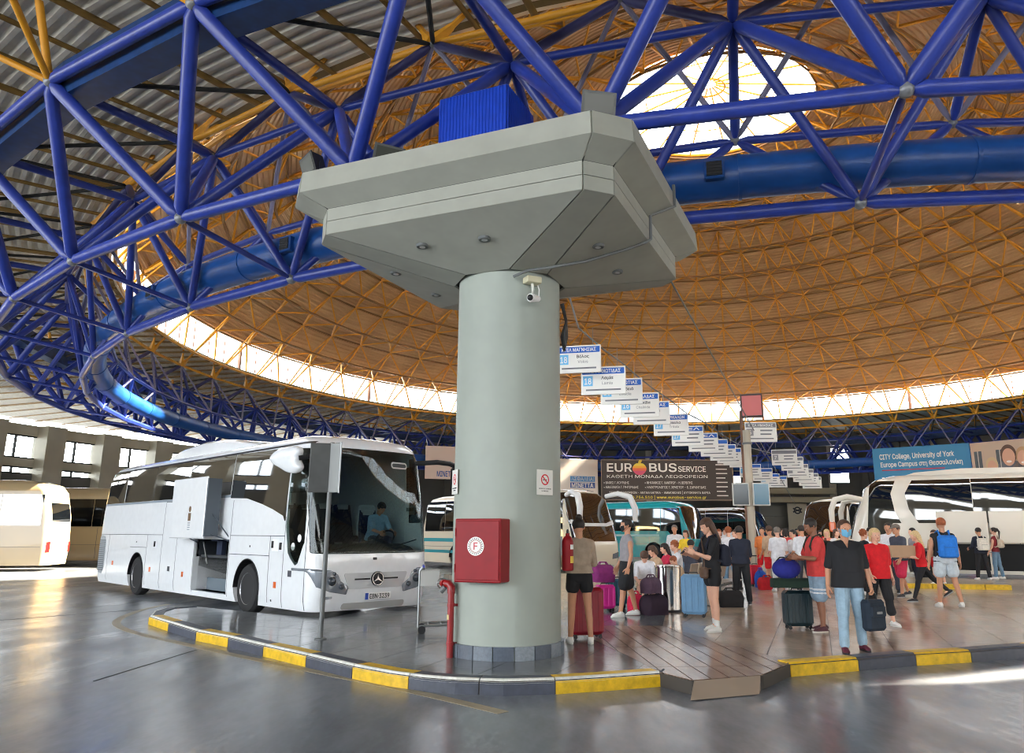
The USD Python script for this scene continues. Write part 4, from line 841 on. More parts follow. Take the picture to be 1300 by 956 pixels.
loc, rz = on_col(math.radians(84), .83, 1.05)
fe = thing('fire_extinguisher', 'red fire extinguisher hung on the right side of the column', 'fire extinguisher', loc, rz)
obj('cylinder', lathe([(.07, 0), (.078, .02), (.078, .38), (.06, .43), (.028, .46), (.026, .49)], 24), red, fe)
obj('valve', join(bx(-.03, .03, -.015, .015, .49, .53), bx(-.02, .09, -.01, .01, .53, .545)), black, fe); obj('hose', sweep([(.03, 0, .5), (.09, 0, .47), (.105, -.01, .36), (.09, -.03, .2), (.08, -.03, .12)], .010, 8), black, fe)
lb = [(math.cos(a) * .0795, math.sin(a) * .0795) for a in np.linspace(-2.6, -.5, 9)] + [(math.cos(a) * .078, math.sin(a) * .078) for a in np.linspace(-.5, -2.6, 9)]
obj('label', prism(lb, .06, .28), sign_w, fe, smooth=False); obj('label', prism(lb, .09, .10), mat('label_yellow', (220, 180, 60), .5), fe, smooth=False)
obj('wall_hook', bx(-.02, .02, .07, .12, .2, .45), steel, fe, smooth=False)
loc, rz = on_col(math.radians(26), .735, 4.72)
cc = thing('security_camera', 'white security camera on a bracket high on the column', 'camera', loc, rz)
beige_box = mat('beige_box', (196, 190, 160), .5)
obj('junction_box', bbx(-.13, .09, -.16, 0, .16, .25, .01), beige_box, cc); obj('bracket', join(tube((-.02, -.08, .16), (-.02, -.10, .06), .02, 8), tube((-.02, -.10, .06), (-.07, -.18, -.04), .016, 8)), mat('bracket_white', (214, 214, 206), .45), cc)
obj('camera_body', sweep([(.05, -.12, -.06), (-.06, -.20, -.085), (-.12, -.245, -.10), (-.14, -.26, -.105)], [.04, .055, .062, .05], 16), white_paint, cc, smooth=40); obj('lens', move(ico, (-.14, -.265, -.106), s=.042), black, cc)
obj('cable', sweep([(.06, -.05, .2), (.10, -.05, .1), (.09, -.06, -.02), (.0, -.06, -.08), (-.04, -.12, -.06)], .008, 6), white_paint, cc)
cq = lambda pts: [capw(*p) for p in pts]
tag(obj('conduit', sweep(cq([(.40, -.74, 4.95), (.60, -.74, 5.01), (.85, -.62, 5.055), (1.3, -.35, 5.175), (1.85, -.18, 5.335), (2.10, -.15, 5.405), (2.165, -.12, 5.45), (2.165, -.1, 5.80), (2.32, -.05, 5.865), (2.485, .02, 5.94), (2.47, .05, 6.27)]), .022, 8), grey_metal), 'grey cable conduit running across the capital soffit and up its right side', 'conduit')
loc, rz = on_col(math.radians(88), .78, 4.05)
cb = thing('cable_bundle', 'dark tangle of cables at the right side of the column top', 'cables', loc, rz)
for i in range(5): obj('cable', sweep([(.02 * i - .05, .02 * (i % 2), .75), (.05 * math.sin(i * 2.1), -.05, .5), (.08 * math.cos(i * 1.7), -.06 + .02 * i, .28), (.03 * i - .06, -.02, .06)], .018, 6), black, cb)
# back-to-front stop sign post on the island
pb_ = ground(407.6, 812)
sp_ = thing('stop_post', 'grey steel post with a folded sign board seen from behind', 'sign post', (pb_[0], pb_[1], 0), .0)
obj('post', tube((0, 0, 0), (0, 0, 2.92), .035, 14), grey_metal, sp_); obj('base_plate', lathe([(.09, 0), (.09, .012), (.04, .02)], 16), grey_metal, sp_)
board = mat('board_back', (74, 76, 76), .5, .3, var=.1)
obj('sign_board', move(bbx(-.31, .0, -.02, .02, 2.14, 2.90, .008), (.0, -.05, 0), .25), board, sp_); obj('sign_board', move(bbx(.0, .22, -.02, .02, 2.14, 2.90, .008), (.0, -.05, 0), -.55), mat('board_side', (116, 118, 116), .45, .3), sp_)
obj('board_edge', tube((0, -.055, 2.13), (0, -.055, 2.91), .016, 8), steel, sp_); obj('board_edge', tube((.185, -.17, 2.13), (.185, -.17, 2.91), .012, 8), steel, sp_)
# luggage trolley
pt_ = ground(560, 803)
tr = thing('luggage_trolley', 'steel luggage trolley with a front basket behind the column', 'trolley', (pt_[0], pt_[1], 0), .15)
for y in (-.2, .2): obj('side_rail', sweep([(-.36, y, .10), (-.36, y, .95), (-.30, y, 1.02)], .016, 8), steel, tr); obj('base_rail', tube((-.36, y, .12), (.5, y, .14), .018, 8), steel, tr)
obj('handle', tube((-.30, -.24, 1.02), (-.30, .24, 1.02), .02, 10), mat('trolley_blue', (50, 60, 150), .4), tr)
obj('basket', join(*[bx(-.34, -.05, -.22, .22, z, z + .012) for z in (.72,)], bx(-.345, -.335, -.22, .22, .72, .95), bx(-.055, -.045, -.22, .22, .72, .95), bx(-.34, -.05, -.225, -.215, .72, .95), bx(-.34, -.05, .215, .225, .72, .95)), mat('basket_grey', (176, 176, 172), .35, .5), tr, smooth=False)
for i in range(4): obj('cross_bar', tube((-.2 + i * .2, -.2, .13), (-.2 + i * .2, .2, .13), .012, 6), steel, tr)
for x, y in ((-.3, -.2), (-.3, .2), (.42, 0)): obj('castor', move(lathe([(.02, -.02), (.06, -.02), (.06, .02), (.02, .02)], 14), (x, y, .062), rx=math.pi / 2), tyre_m, tr)
obj('panel', bx(-.37, -.355, -.2, .2, .3, .66), mat('trolley_panel', (196, 198, 196), .4), tr, smooth=False)
# hanging bay signs
SG = thing  # alias kept short
def bay_sign(label, px, py, w, title, number, l1, l2, grey=False, sw=1.1, rz=-.22, hang=True, group=None):
    Y = FPX * sw / w; c = at(px, py, Y); h = .70
    s = thing('bay_sign', label, 'sign', c, rz, group)
    obj('panel', bbx(-sw / 2, sw / 2, -.02, .02, -h / 2, h / 2, .012), sign_w, s)
    b = mat('sign_slate', (120, 118, 124), .5) if grey else sign_blue; nb_ = mat('number_slate', (150, 148, 152), .5) if grey else num_blue
    hd = obj('title_band', upright(prism(sbox(-sw / 2 + .03, h / 2 - .19, sw / 2 - .03, h / 2 - .04).buffer(-.02).buffer(.02), .004), (0, -.02, 0)), b, s, smooth=False)
    if w > 36: obj('title_text', upright(fit_text(title, .085, sw * .78, .002, True, 'c'), (0, -.024, h / 2 - .155)), sign_w, hd, smooth=False)
    nbx = obj('number_box', upright(prism(sbox(-sw / 2 + .05, -.13, -sw / 2 + .29, .12), .004), (0, -.02, 0)), nb_, s, smooth=False)
    if w > 30: obj('number', upright(fit_text(number, .15, .17 if len(number) > 1 else .1, .002, True, 'c'), (-sw / 2 + .17, -.024, -.085)), sign_w, nbx, smooth=False)
    if w > 40:
        obj('place_name', upright(text(l1, .075, .002, True, 'c'), (.1, -.02, .03)), ink, s, smooth=False); obj('place_name', upright(text(l2, .07, .002, False, 'c'), (.1, -.02, -.10)), ink_grey, s, smooth=False)
    else:
        obj('place_name', upright(prism(sbox(-.12, 0, .3, .05), .002), (.1, -.02, .03)), ink_grey, s, smooth=False); obj('place_name', upright(prism(sbox(-.12, 0, .26, .05), .002), (.1, -.02, -.10)), ink_grey, s, smooth=False)
    obj('foot_line', upright(prism(sbox(-sw / 2 + .12, -h / 2 + .1, sw / 2 - .12, -h / 2 + .14), .002), (0, -.02, 0)), ink_grey, s, smooth=False)
    if hang:
        for x in (-.35, .35): obj('hanger', tube((x, 0, h / 2 - .01), (x, 0, h / 2 + .45), .008, 5), steel, s, smooth=False)
    return c
rowsg = [(735, 456, 58, 'ΚΤΕΛ ΜΑΓΝΗΣΙΑΣ', '18', 'Βόλος', 'Volos', 'first hanging sign of the long row, for Volos, beside the column'), (766, 483, 58, 'ΚΤΕΛ ΦΘΙΩΤΙΔΑΣ', '18', 'Λαμία', 'Lamia', 'hanging sign numbered 18 for Lamia, second from the column'),
         (789, 497, 54, 'ΚΤΕΛ ΒΟΙΩΤΙΑΣ', '16', 'Λιβαδειά', 'Livadia', 'hanging sign numbered 16, third from the column, overlapping the Lamia sign'), (812, 514, 50, 'ΚΤΕΛ ΕΛΛΑΔΑΣ', '16', 'Χαλκίδα', 'Chalkida', 'hanging sign numbered 16, fourth from the column'),
         (827, 524, 47, 'ΚΤΕΛ ΑΧΑΪΑΣ', '17', 'Πάτρα', 'Patra', 'hanging sign fifth from the column, mostly behind the fourth'), (852, 539, 44, 'ΚΤΕΛ ΤΡΙΚΑΛΩΝ', '17', 'Τρίκαλα', 'Trikala', 'hanging sign numbered 17, sixth from the column'),
         (873, 553, 40, 'ΚΤΕΛ', '17', '', '', 'hanging sign seventh from the column'), (893, 561, 37, 'ΚΤΕΛ', '15', '', '', 'hanging sign eighth from the column'),
         (907, 568, 34, 'ΚΤΕΛ', '14', '', '', 'hanging sign ninth from the column'), (918, 574, 32, '', '13', '', '', 'hanging sign tenth from the column'), (926, 578, 30, '', '12', '', '', 'hanging sign eleventh from the column'), (933, 581, 28.5, '', '11', '', '', 'hanging sign twelfth from the column'), (940, 584, 27, '', '10', '', '', 'last small sign at the far end of the long hanging row')]
cpts = []
for px, py, w, ti, nn_, l1, l2, lb_ in rowsg: cpts.append(np.array(bay_sign(lb_, px, py, w, ti, nn_, l1, l2)) + [0, 0, .8])
a0 = np.array([COL[0] + .9, COL[1] + 2.2, 5.9]); d_ = cpts[-1] - cpts[0]
tag(obj('sign_cable', sweep([a0] + cpts + [cpts[-1] + d_ * .8 + [0, 0, 1.5]], .022, 6), grey_metal), 'steel cable from the capital that carries the long row of hanging signs', 'cable')
tag(obj('sign_cable', tube(capw(2.0, 1.7, 5.5), at(1010, 640, 66), .018, 6), grey_metal), 'thin wire running from the right of the capital down to the far wall', 'cable')
for i, (px, py, w, t_) in enumerate(((953, 597, 26, 'nearest'), (968, 602, 25, 'second'), (978, 608, 23, 'third'), (988, 611, 22, 'farthest'))): bay_sign(f'small blue and white hanging sign, {t_} of the four behind the monitor post', px, py, w, '', '9', '', '')
for i, (px, py, w, t_) in enumerate(((996, 580, 31, 'largest and nearest'), (1006, 588, 27, 'second'), (1013, 597, 26, 'third'), (1020, 603, 25, 'fourth'), (1027, 608, 24, 'fifth'), (1031, 612, 23, 'last'))): bay_sign(f'grey headed hanging sign, {t_} of the row right of the monitor post', px, py, w, '', '7', '', '', True)
# monitor post with the sign of bay 6
mp_ = at(957, 700, 26.5)
mo = thing('monitor_post', 'pale round post carrying two departure monitors', 'post', (mp_[0], mp_[1], 0), -.1)
obj('post', tube((0, 0, 0), (0, 0, 5.05), .13, 18), mat('post_beige', (176, 166, 148), .5), mo)
for x0_, x1_, c_ in ((-.62, -.06, (46, 54, 58)), (.06, .62, (70, 110, 128))):
    m_ = obj('monitor', bbx(x0_, x1_, -.24, -.13, 2.45, 3.22, .01), mat('monitor_frame', (196, 194, 186), .4), mo); obj('screen', bx(x0_ + .035, x1_ - .035, -.25, -.238, 2.49, 3.18), mat('screen_%d' % c_[0], c_, .12), m_, smooth=False)
obj('bracket', tube((0, 0, 4.55), (0, 0, 4.62), .17, 14), grey_metal, mo)
bay_sign('white sign with a large grey 6 on top of the monitor post', 966, 548, 40, 'ΚΤΕΛ ΗΜΑΘΙΑΣ', '6', 'Βέροια', 'Veria', True, hang=False, rz=-.05)
fl = at(945, 540, 30); fb_ = thing('led_board', 'small pink display board on a brown post above the signs', 'display', (fl[0], fl[1], 0), -.3)
obj('post', tube((-.1, 0, 0), (-.1, 0, 6.3), .07, 10), mat('post_brown', (120, 84, 64), .6), fb_); obj('display', bbx(-.1, .75, -.1, .06, 6.0, 6.95, .02), mat('display_case', (70, 52, 50), .5), fb_); obj('display_face', bx(-.04, .70, -.112, -.1, 6.08, 6.87), mat('display_pink', (206, 112, 110), .4), fb_, smooth=False)
# big advertising boards hung below the far side of the ring
def board_on(px0, px1, py0, py1, Y0, Y1, name, label, m, back=None):
    a, b = at(px0, py0, Y0), at(px1, py0, Y1); z1 = a[2]; z0 = at(px0, py1, Y0)[2]; w = np.linalg.norm((b - a)[:2])
    t = thing(name, label, 'advertising board', (a[0], a[1], z0), math.atan2(b[1] - a[1], b[0] - a[0])); h = z1 - z0
    obj('board', bbx(0, w, 0, .12, 0, h, .02), m, t)
    return t, w, h
eb, W_, H_ = board_on(763, 930, 583, 635, 65.8, 65.8, 'banner', 'dark brown advertising board of a bus service with a striped apple', mat('banner_brown', (66, 54, 48), .5))
dk = mat('banner_dark', (52, 44, 40), .5); offw = mat('banner_white', (232, 226, 214), .5); ylw = mat('banner_yellow', (222, 196, 60), .5)
for a_, b_, c_, d_ in ((0, W_, 0, .07), (0, W_, H_ - .07, H_), (0, .06, 0, H_), (W_ - .06, W_, 0, H_)): obj('board_edge', bx(a_, b_, -.02, .0, c_, d_), mat('banner_edge', (150, 128, 104), .5), eb, smooth=False)
def wr(t, s, x, z, h, w, m, bold=True, name='lettering', align='l'): obj(name, upright(fit_text(s, h, w, .01, bold, align), (x, 0, z)), m, t, smooth=False, kind='stuff')
wr(eb, 'EUR', W_ * .045, H_ * .70, H_ * .20, W_ * .19, offw); wr(eb, 'BUS', W_ * .365, H_ * .70, H_ * .20, W_ * .21, offw); wr(eb, 'SERVICE', W_ * .585, H_ * .70, H_ * .13, W_ * .21, offw)
wr(eb, 'ΚΑΘΕΤΗ ΜΟΝΑΔΑ ΛΕΩΦΟΡΕΙΩΝ', W_ * .045, H_ * .545, H_ * .075, W_ * .76, offw, False)
for i, (s1, s2) in enumerate((('• ΒΑΦΕΣ Γ. ΚΟΥΡΙΔΗΣ', '• ΜΗΧΑΝΙΚΟΣ Γ. ΛΑΜΠΡΟΥ - Η. ΒΕΡΒΙΤΗΣ'), ('• ΑΜΑΞΩΜΑΤΑ Γ. ΓΡΗΓΟΡΙΑΔΗΣ', '• ΗΛΕΚΤΡΟΛΟΓΟΣ Γ. ΧΡΗΣΤΟΥ - Ε. ΣΑΡΑΝΤΙΔΗΣ'))):
    wr(eb, s1, W_ * .02, H_ * (.40 - i * .11), H_ * .06, W_ * (.19 + .07 * i), offw, False); wr(eb, s2, W_ * .33, H_ * (.40 - i * .11), H_ * .06, W_ * (.36 + .1 * i), offw, False)
wr(eb, 'ΣΕΡΒΙΣ ΛΕΩΦΟΡΕΙΩΝ - ΑΝΤΑΛΛΑΚΤΙΚΑ - ΑΜΜΟΒΟΛΕΣ | ΑΥΤΟΚΙΝΗΤΑ ΒΑΡΕΑ', W_ * .06, H_ * .16, H_ * .055, W_ * .76, offw, False); wr(eb, '2310.754.510 | www.eurobus-service.gr', W_ * .17, H_ * .045, H_ * .06, W_ * .62, ylw, True)
for i in range(8): obj('side_print', bx(W_ * .87, W_ * (.955 if i % 3 else .94), -.01, 0, H_ * (.86 - i * .108), H_ * (.885 - i * .108)), offw, eb, smooth=False)
apx, apz, ar_ = W_ * .292, H_ * .77, H_ * .155
body_ = Polygon([(ar_ * 1.12 * math.cos(a) * (1 - .06 * math.sin(2 * a) ** 2), ar_ * math.sin(a) * (1 - .12 * max(0, math.sin(a)) ** 8)) for a in np.linspace(0, 2 * math.pi, 41)[:-1]])
for i, (z0, z1, c_) in enumerate(((.45, 1.1, (232, 206, 70)), (.1, .45, (238, 170, 50)), (-.3, .1, (232, 110, 70)), (-1.1, -.3, (214, 84, 110)))):
    g_ = body_.intersection(sbox(-9, z0 * ar_, 9, z1 * ar_)); obj('apple_stripe', upright(prism(g_, .012), (apx, 0, apz)), mat('apple_%d' % i, c_, .5), eb, smooth=False)
obj('apple_leaf', upright(prism(affinity.rotate(affinity.scale(Polygon([(math.cos(a), math.sin(a)) for a in np.linspace(0, 6.28, 17)[:-1]]), .22 * ar_, .42 * ar_), -35), .012), (apx + ar_ * .12, 0, apz + ar_ * 1.15)), ylw, eb, smooth=False)
mn, W_, H_ = board_on(704, 759, 582, 640, 66.0, 67.0, 'billboard', 'white insurance billboard with a blue name band right of the column', mat('billboard_pale', (226, 214, 202), .5))
bl = mat('billboard_blue', (96, 150, 198), .5); nv = mat('billboard_navy', (70, 92, 150), .5)
obj('name_band', bx(W_ * .36, W_ * .93, -.01, 0, H_ * .50, H_ * .62), bl, mn, smooth=False); obj('name_band', bx(W_ * .36, W_ * .93, -.01, 0, H_ * .36, H_ * .48), nv, mn, smooth=False)
wr(mn, 'ΑΣΦΑΛΕΙΑΙ', W_ * .38, H_ * .525, H_ * .08, W_ * .52, offw); obj('lettering', upright(fit_text('MINETTA', H_ * .09, W_ * .5, .01, True), (W_ * .39, -.01, H_ * .375)), offw, mn, smooth=False); obj('lettering', upright(fit_text('Πρακτορείο Κ.Α. Μήλιου', H_ * .05, W_ * .5, .01), (W_ * .39, 0, H_ * .27)), ink_grey, mn, smooth=False)
mn2, W_, H_ = board_on(541, 590, 566, 608, 60.0, 61.0, 'billboard', 'pale pink insurance billboard between the white coach and the column', mat('billboard_pink', (222, 196, 178), .5))
obj('lettering', upright(fit_text('MINETTA', H_ * .16, W_ * .5, .01, True), (W_ * .3, 0, H_ * .08)), nv, mn2, smooth=False)
ct, W_, H_ = board_on(1107, 1231, 569, 617, 57.0, 53.0, 'billboard', 'blue college advertising board above the white coach', mat('college_blue', (54, 128, 172), .5))
wr(ct, 'CITY College, University of York', W_ * .075, H_ * .70, H_ * .13, W_ * .77, offw, True); wr(ct, 'Europe Campus στη Θεσσαλονίκη', W_ * .08, H_ * .50, H_ * .12, W_ * .84, offw, True)
obj('underline', bx(W_ * .09, W_ * .74, -.01, 0, H_ * .40, H_ * .425), mat('sign_red', (206, 36, 50), .5), ct, smooth=False); wr(ct, 'Σπουδές', W_ * .08, H_ * .14, H_ * .09, W_ * .2, offw)
cp, W_, H_ = board_on(1231, 1345, 562, 617, 52.8, 48.0, 'billboard', 'photo print billboard of smiling students right of the blue college board', mat('print_wall', (196, 172, 152), .5))
pr = lambda g, c_, nm, d_=.006: obj(nm, upright(prism(g, d_), (0, 0, 0)), mat(nm + '_%d_%d' % c_[:2], c_, .5), cp, smooth=False)
for x_ in (.04, .30): pr(sbox(W_ * x_, H_ * .25, W_ * (x_ + .09), H_ * .8), (84, 92, 98), 'printed_window'); pr(sbox(W_ * (x_ + .04), H_ * .25, W_ * (x_ + .05), H_ * .8), (196, 190, 180), 'printed_frame', .009)
for x_, z_, r_, hair_, shirt_ in ((.24, .42, .09, (206, 180, 140), (180, 60, 66)), (.44, .62, .115, (96, 70, 56), (104, 104, 112)), (.60, .58, .10, (190, 150, 110), (150, 130, 120)), (.78, .5, .1, (90, 66, 54), (120, 120, 128))):
    el = lambda cx_, cz_, a_, b_: Polygon([(cx_ + a_ * math.cos(q), cz_ + b_ * math.sin(q)) for q in np.linspace(0, 6.28, 25)[:-1]])
    pr(el(W_ * x_, H_ * (z_ - .42), H_ * r_ * 3.2, H_ * .36).intersection(sbox(0, 0.02, W_, H_)), shirt_, 'printed_shirt', .007); pr(el(W_ * x_, H_ * z_ + H_ * .05, H_ * r_ * 1.5, H_ * r_ * 2.0), hair_, 'printed_hair', .010); pr(el(W_ * x_, H_ * z_, H_ * r_ * 1.2, H_ * r_ * 1.7), (214, 164, 138), 'printed_face', .013)
    pr(el(W_ * x_, H_ * (z_ - .1), H_ * r_ * .5, H_ * .025), (240, 232, 226), 'printed_smile', .016)
# lamps and notice board at the far wall
for i, (px, py, w_, h_, Y, lb_) in enumerate(((1066, 575, 1.6, 1.0, 71, 'upper bright lamp panel under the far roof'), (1066, 604, 1.7, 1.2, 71, 'lower bright lamp panel beside the far coach'), (932, 614, 1.3, 1.8, 74, 'bright lamp panel right of the brown advertising board'))):
    c = at(px, py, Y); lp = thing('lamp_panel', lb_, 'lamp', c, 0)
    obj('housing', bbx(-w_ / 2 - .06, w_ / 2 + .06, -.04, .08, -h_ / 2 - .06, h_ / 2 + .06, .02), grey_metal, lp)
    em = usdkit.material(stage, f'/World/Looks/lamp_glow_{i}', {'e': ('emission', {'color': (.9, .96, 1.0), 'strength': 6.0})}, surface='e.emission')
    for k_ in range(2): obj('tube_light', bx(-w_ / 2, w_ / 2, -.06, -.04, -h_ / 2 + k_ * h_ / 2 + .04, -h_ / 2 + (k_ + 1) * h_ / 2 - .04), em, lp, smooth=False)
c = at(1013, 650, 72); nb_ = thing('notice_board', 'tall pale panel with a dark emblem on the far wall', 'notice board', (c[0], c[1], -.15), 0)
obj('panel', bbx(-.9, .9, 0, .12, 0, 4.4, .02), mat('notice_beige', (182, 172, 152), .6), nb_)
obj('emblem', upright(prism(union_all([ring(.22, .34), affinity.rotate(sbox(-.45, -.06, .45, .06), 20), affinity.rotate(sbox(-.45, -.06, .45, .06), -25)]), .01), (0, 0, 3.75)), ink, nb_, smooth=False)
dg_ = mat('shutter_grey', (108, 106, 98), .6)
for px, lb_ in ((985, 'grey roller shutter left of the pale notice panel'), (1042, 'grey roller shutter right of the pale notice panel')):
    c = at(px, 650, 73); sh = thing('roller_shutter', lb_, 'shutter', (c[0], c[1], -.15), 0)
    obj('frame', join(bx(-1.5, -1.38, -.05, .1, 0, 4.4), bx(1.38, 1.5, -.05, .1, 0, 4.4), bx(-1.5, 1.5, -.05, .1, 4.3, 4.5)), grey_metal, sh, smooth=False)
    for k_ in range(4): obj('panel', bbx(-1.37, 1.37, 0, .06, k_ * 1.07 + .02, k_ * 1.07 + 1.05, .02), dg_, sh)
c = at(1000, 622, 70); cy = thing('canopy', 'long beige canopy beam over the far shutters', 'canopy', (c[0], c[1], 5.0), 0)
obj('beam', bbx(-4.2, 4.4, 0, 1.2, 0, .55, .03), mat('canopy_beige', (150, 138, 112), .6), cy); obj('beam', bbx(-4.2, 4.2, .1, 1.0, -.75, -.25, .03), mat('canopy_beige', (150, 138, 112), .6), cy)
# ---------------------------------------------------------------- people
def ball(p, r, n=12): return Manifold.sphere(float(r), n).translate([float(x) for x in p])
def bone(p, q, a, b, n=12): return Manifold.batch_hull([ball(p, a, n), ball(q, b, n)])
def blob(*s, n=12): return Manifold.batch_hull([ball(p, r, n) for p, r in s])
def union(ms):
    from manifold3d import OpType
    return Manifold.batch_boolean(list(ms), OpType.Add)
def smoothed(m, L=.028, it=12):
    v, f = tri(m.refine_to_length(L)); t = trimesh.Trimesh(v, f, process=True); trimesh.smoothing.filter_taubin(t, lamb=.5, nu=.53, iterations=it); return t
def rotx(a): c, s = math.cos(a), math.sin(a); return np.array([[1, 0, 0], [0, c, -s], [0, s, c]])
def rotz_(a): c, s = math.cos(a), math.sin(a); return np.array([[c, -s, 0], [s, c, 0], [0, 0, 1]])
D2R = math.pi / 180
def make_hand(curl, n=10):                              # fingers along z, palm towards +y, thumb on +x
    parts = [Manifold.batch_hull([ball((x, 0, z), r, n) for x, z, r in ((-.03, .015, .014), (.028, .015, .015), (-.034, .085, .012), (.032, .088, .012), (0, 0, .02))])]
    for x, L, r, sp in ((.030, .070, .0090, .08), (.010, .080, .0092, .02), (-.012, .074, .0090, -.04), (-.032, .058, .0080, -.10)):
        p = np.array([x, 0, .086]); a = 0
        for seg, da in ((.45, curl * .55), (.32, curl), (.26, curl * .7)):
            a += da; q = p + np.array([sp * L * seg, math.sin(a) * L * seg, math.cos(a) * L * seg]); parts.append(bone(p, q, r, r * .92, n)); p = q; r *= .94
    p = np.array([.030, .004, .022]); q = p + [.028, .014, .032]; parts += [bone(p, q, .014, .0105, n), bone(q, q + [.006, .014 + .01 * curl, .026], .0105, .0095, n), bone(q + [.006, .014 + .01 * curl, .026], q + [.0, .026 + .012 * curl, .044], .0095, .008, n)]
    return union(parts)
HANDS = {k: make_hand(k) for k in (.35, 1.15)}
HEAD = smoothed(union([blob(((0, .018, .035), .088), ((0, -.022, .032), .080), ((.03, -.045, -.055), .030), ((-.03, -.045, -.055), .030), ((0, -.066, -.086), .022), ((.036, -.058, -.02), .032), ((-.036, -.058, -.02), .032), ((0, .03, -.04), .055), n=20),
    blob(((0, -.094, .020), .008), ((0, -.116, -.016), .0115), ((.013, -.100, -.024), .009), ((-.013, -.100, -.024), .009)), blob(((.03, -.088, .036), .010), ((-.03, -.088, .036), .010)),
    blob(((.084, .012, .018), .011), ((.087, .018, .0), .010), ((.082, .010, -.02), .009)), blob(((-.084, .012, .018), .011), ((-.087, .018, .0), .010), ((-.082, .010, -.02), .009)),
    blob(((.016, -.098, -.052), .008), ((-.016, -.098, -.052), .008), ((0, -.104, -.05), .008)), blob(((0, -.088, -.085), .014), ((0, -.08, -.09), .014))]), .014, 6)
HEAD = Manifold(trimesh_to(HEAD.vertices, HEAD.faces))
def cap_hair(k=1.0, low=-.055):
    e = Manifold.sphere(1.0, 28).scale([.098 * k, .108 * k, .100 * k]).translate([0, .014, .042])
    return e - mbox(-.2, .2, -.3, -.048, -.3, .062) - mbox(-.2, .2, -.3, .015, -.3, .0) - mbox(-.2, .2, -.3, .3, -.3, low)
HAIR = {'short': cap_hair(1.0, -.04), 'crop': cap_hair(.965, -.02), 'bun': union([cap_hair(1.0, -.07), ball((0, .07, .135), .052, 16)]), 'lowbun': union([cap_hair(1.0, -.07), ball((0, .125, .0), .045, 16)]),
        'bob': union([cap_hair(1.05, -.09), blob(((.085, .02, .02), .03), ((.085, .03, -.09), .026)), blob(((-.085, .02, .02), .03), ((-.085, .03, -.09), .026)), blob(((0, .08, .0), .06), ((0, .07, -.10), .05))]),
        'long': union([cap_hair(1.04, -.09), blob(((.07, .03, .0), .04), ((.07, .07, -.25), .03), ((-.07, .03, .0), .04), ((-.07, .07, -.25), .03), ((0, .08, .0), .06), ((0, .10, -.30), .035))]),
        'pony': union([cap_hair(1.0, -.06), bone((0, .11, .08), (0, .17, -.02), .035, .034), bone((0, .17, -.02), (0, .155, -.22), .034, .015)]),
        'curly': union([cap_hair(1.06, -.06)] + [ball((.1 * math.cos(a) * math.cos(b), .02 + .1 * math.sin(a) * math.cos(b), .05 + .1 * math.sin(b)), .027, 8) for a in np.arange(0, 6.2, .62) for b in (.15, .7, 1.2) if not (math.sin(a) < -.45 and b < .4)])}
SKIN = {'light': mat('skin_light', (224, 172, 146), .5, var=.04), 'tan': mat('skin_tan', (196, 140, 108), .5, var=.05), 'brown': mat('skin_brown', (140, 92, 68), .5, var=.05)}
def cloth(name, rgb): return mat('cloth_' + name, rgb, .85, var=.14, scale=14, bump=.25, bscale=26)
hair_m = {n: mat('hair_' + n, c, .55, var=.25, scale=40) for n, c in (('dark', (34, 26, 22)), ('brown', (74, 50, 36)), ('ginger', (150, 78, 40)), ('blond', (206, 178, 128)), ('grey', (120, 110, 100)))}
eye_w = mat('eye_white', (230, 226, 220), .3); eye_d = mat('eye_dark', (40, 28, 22), .2); lip_m = mat('lips', (170, 96, 86), .5)
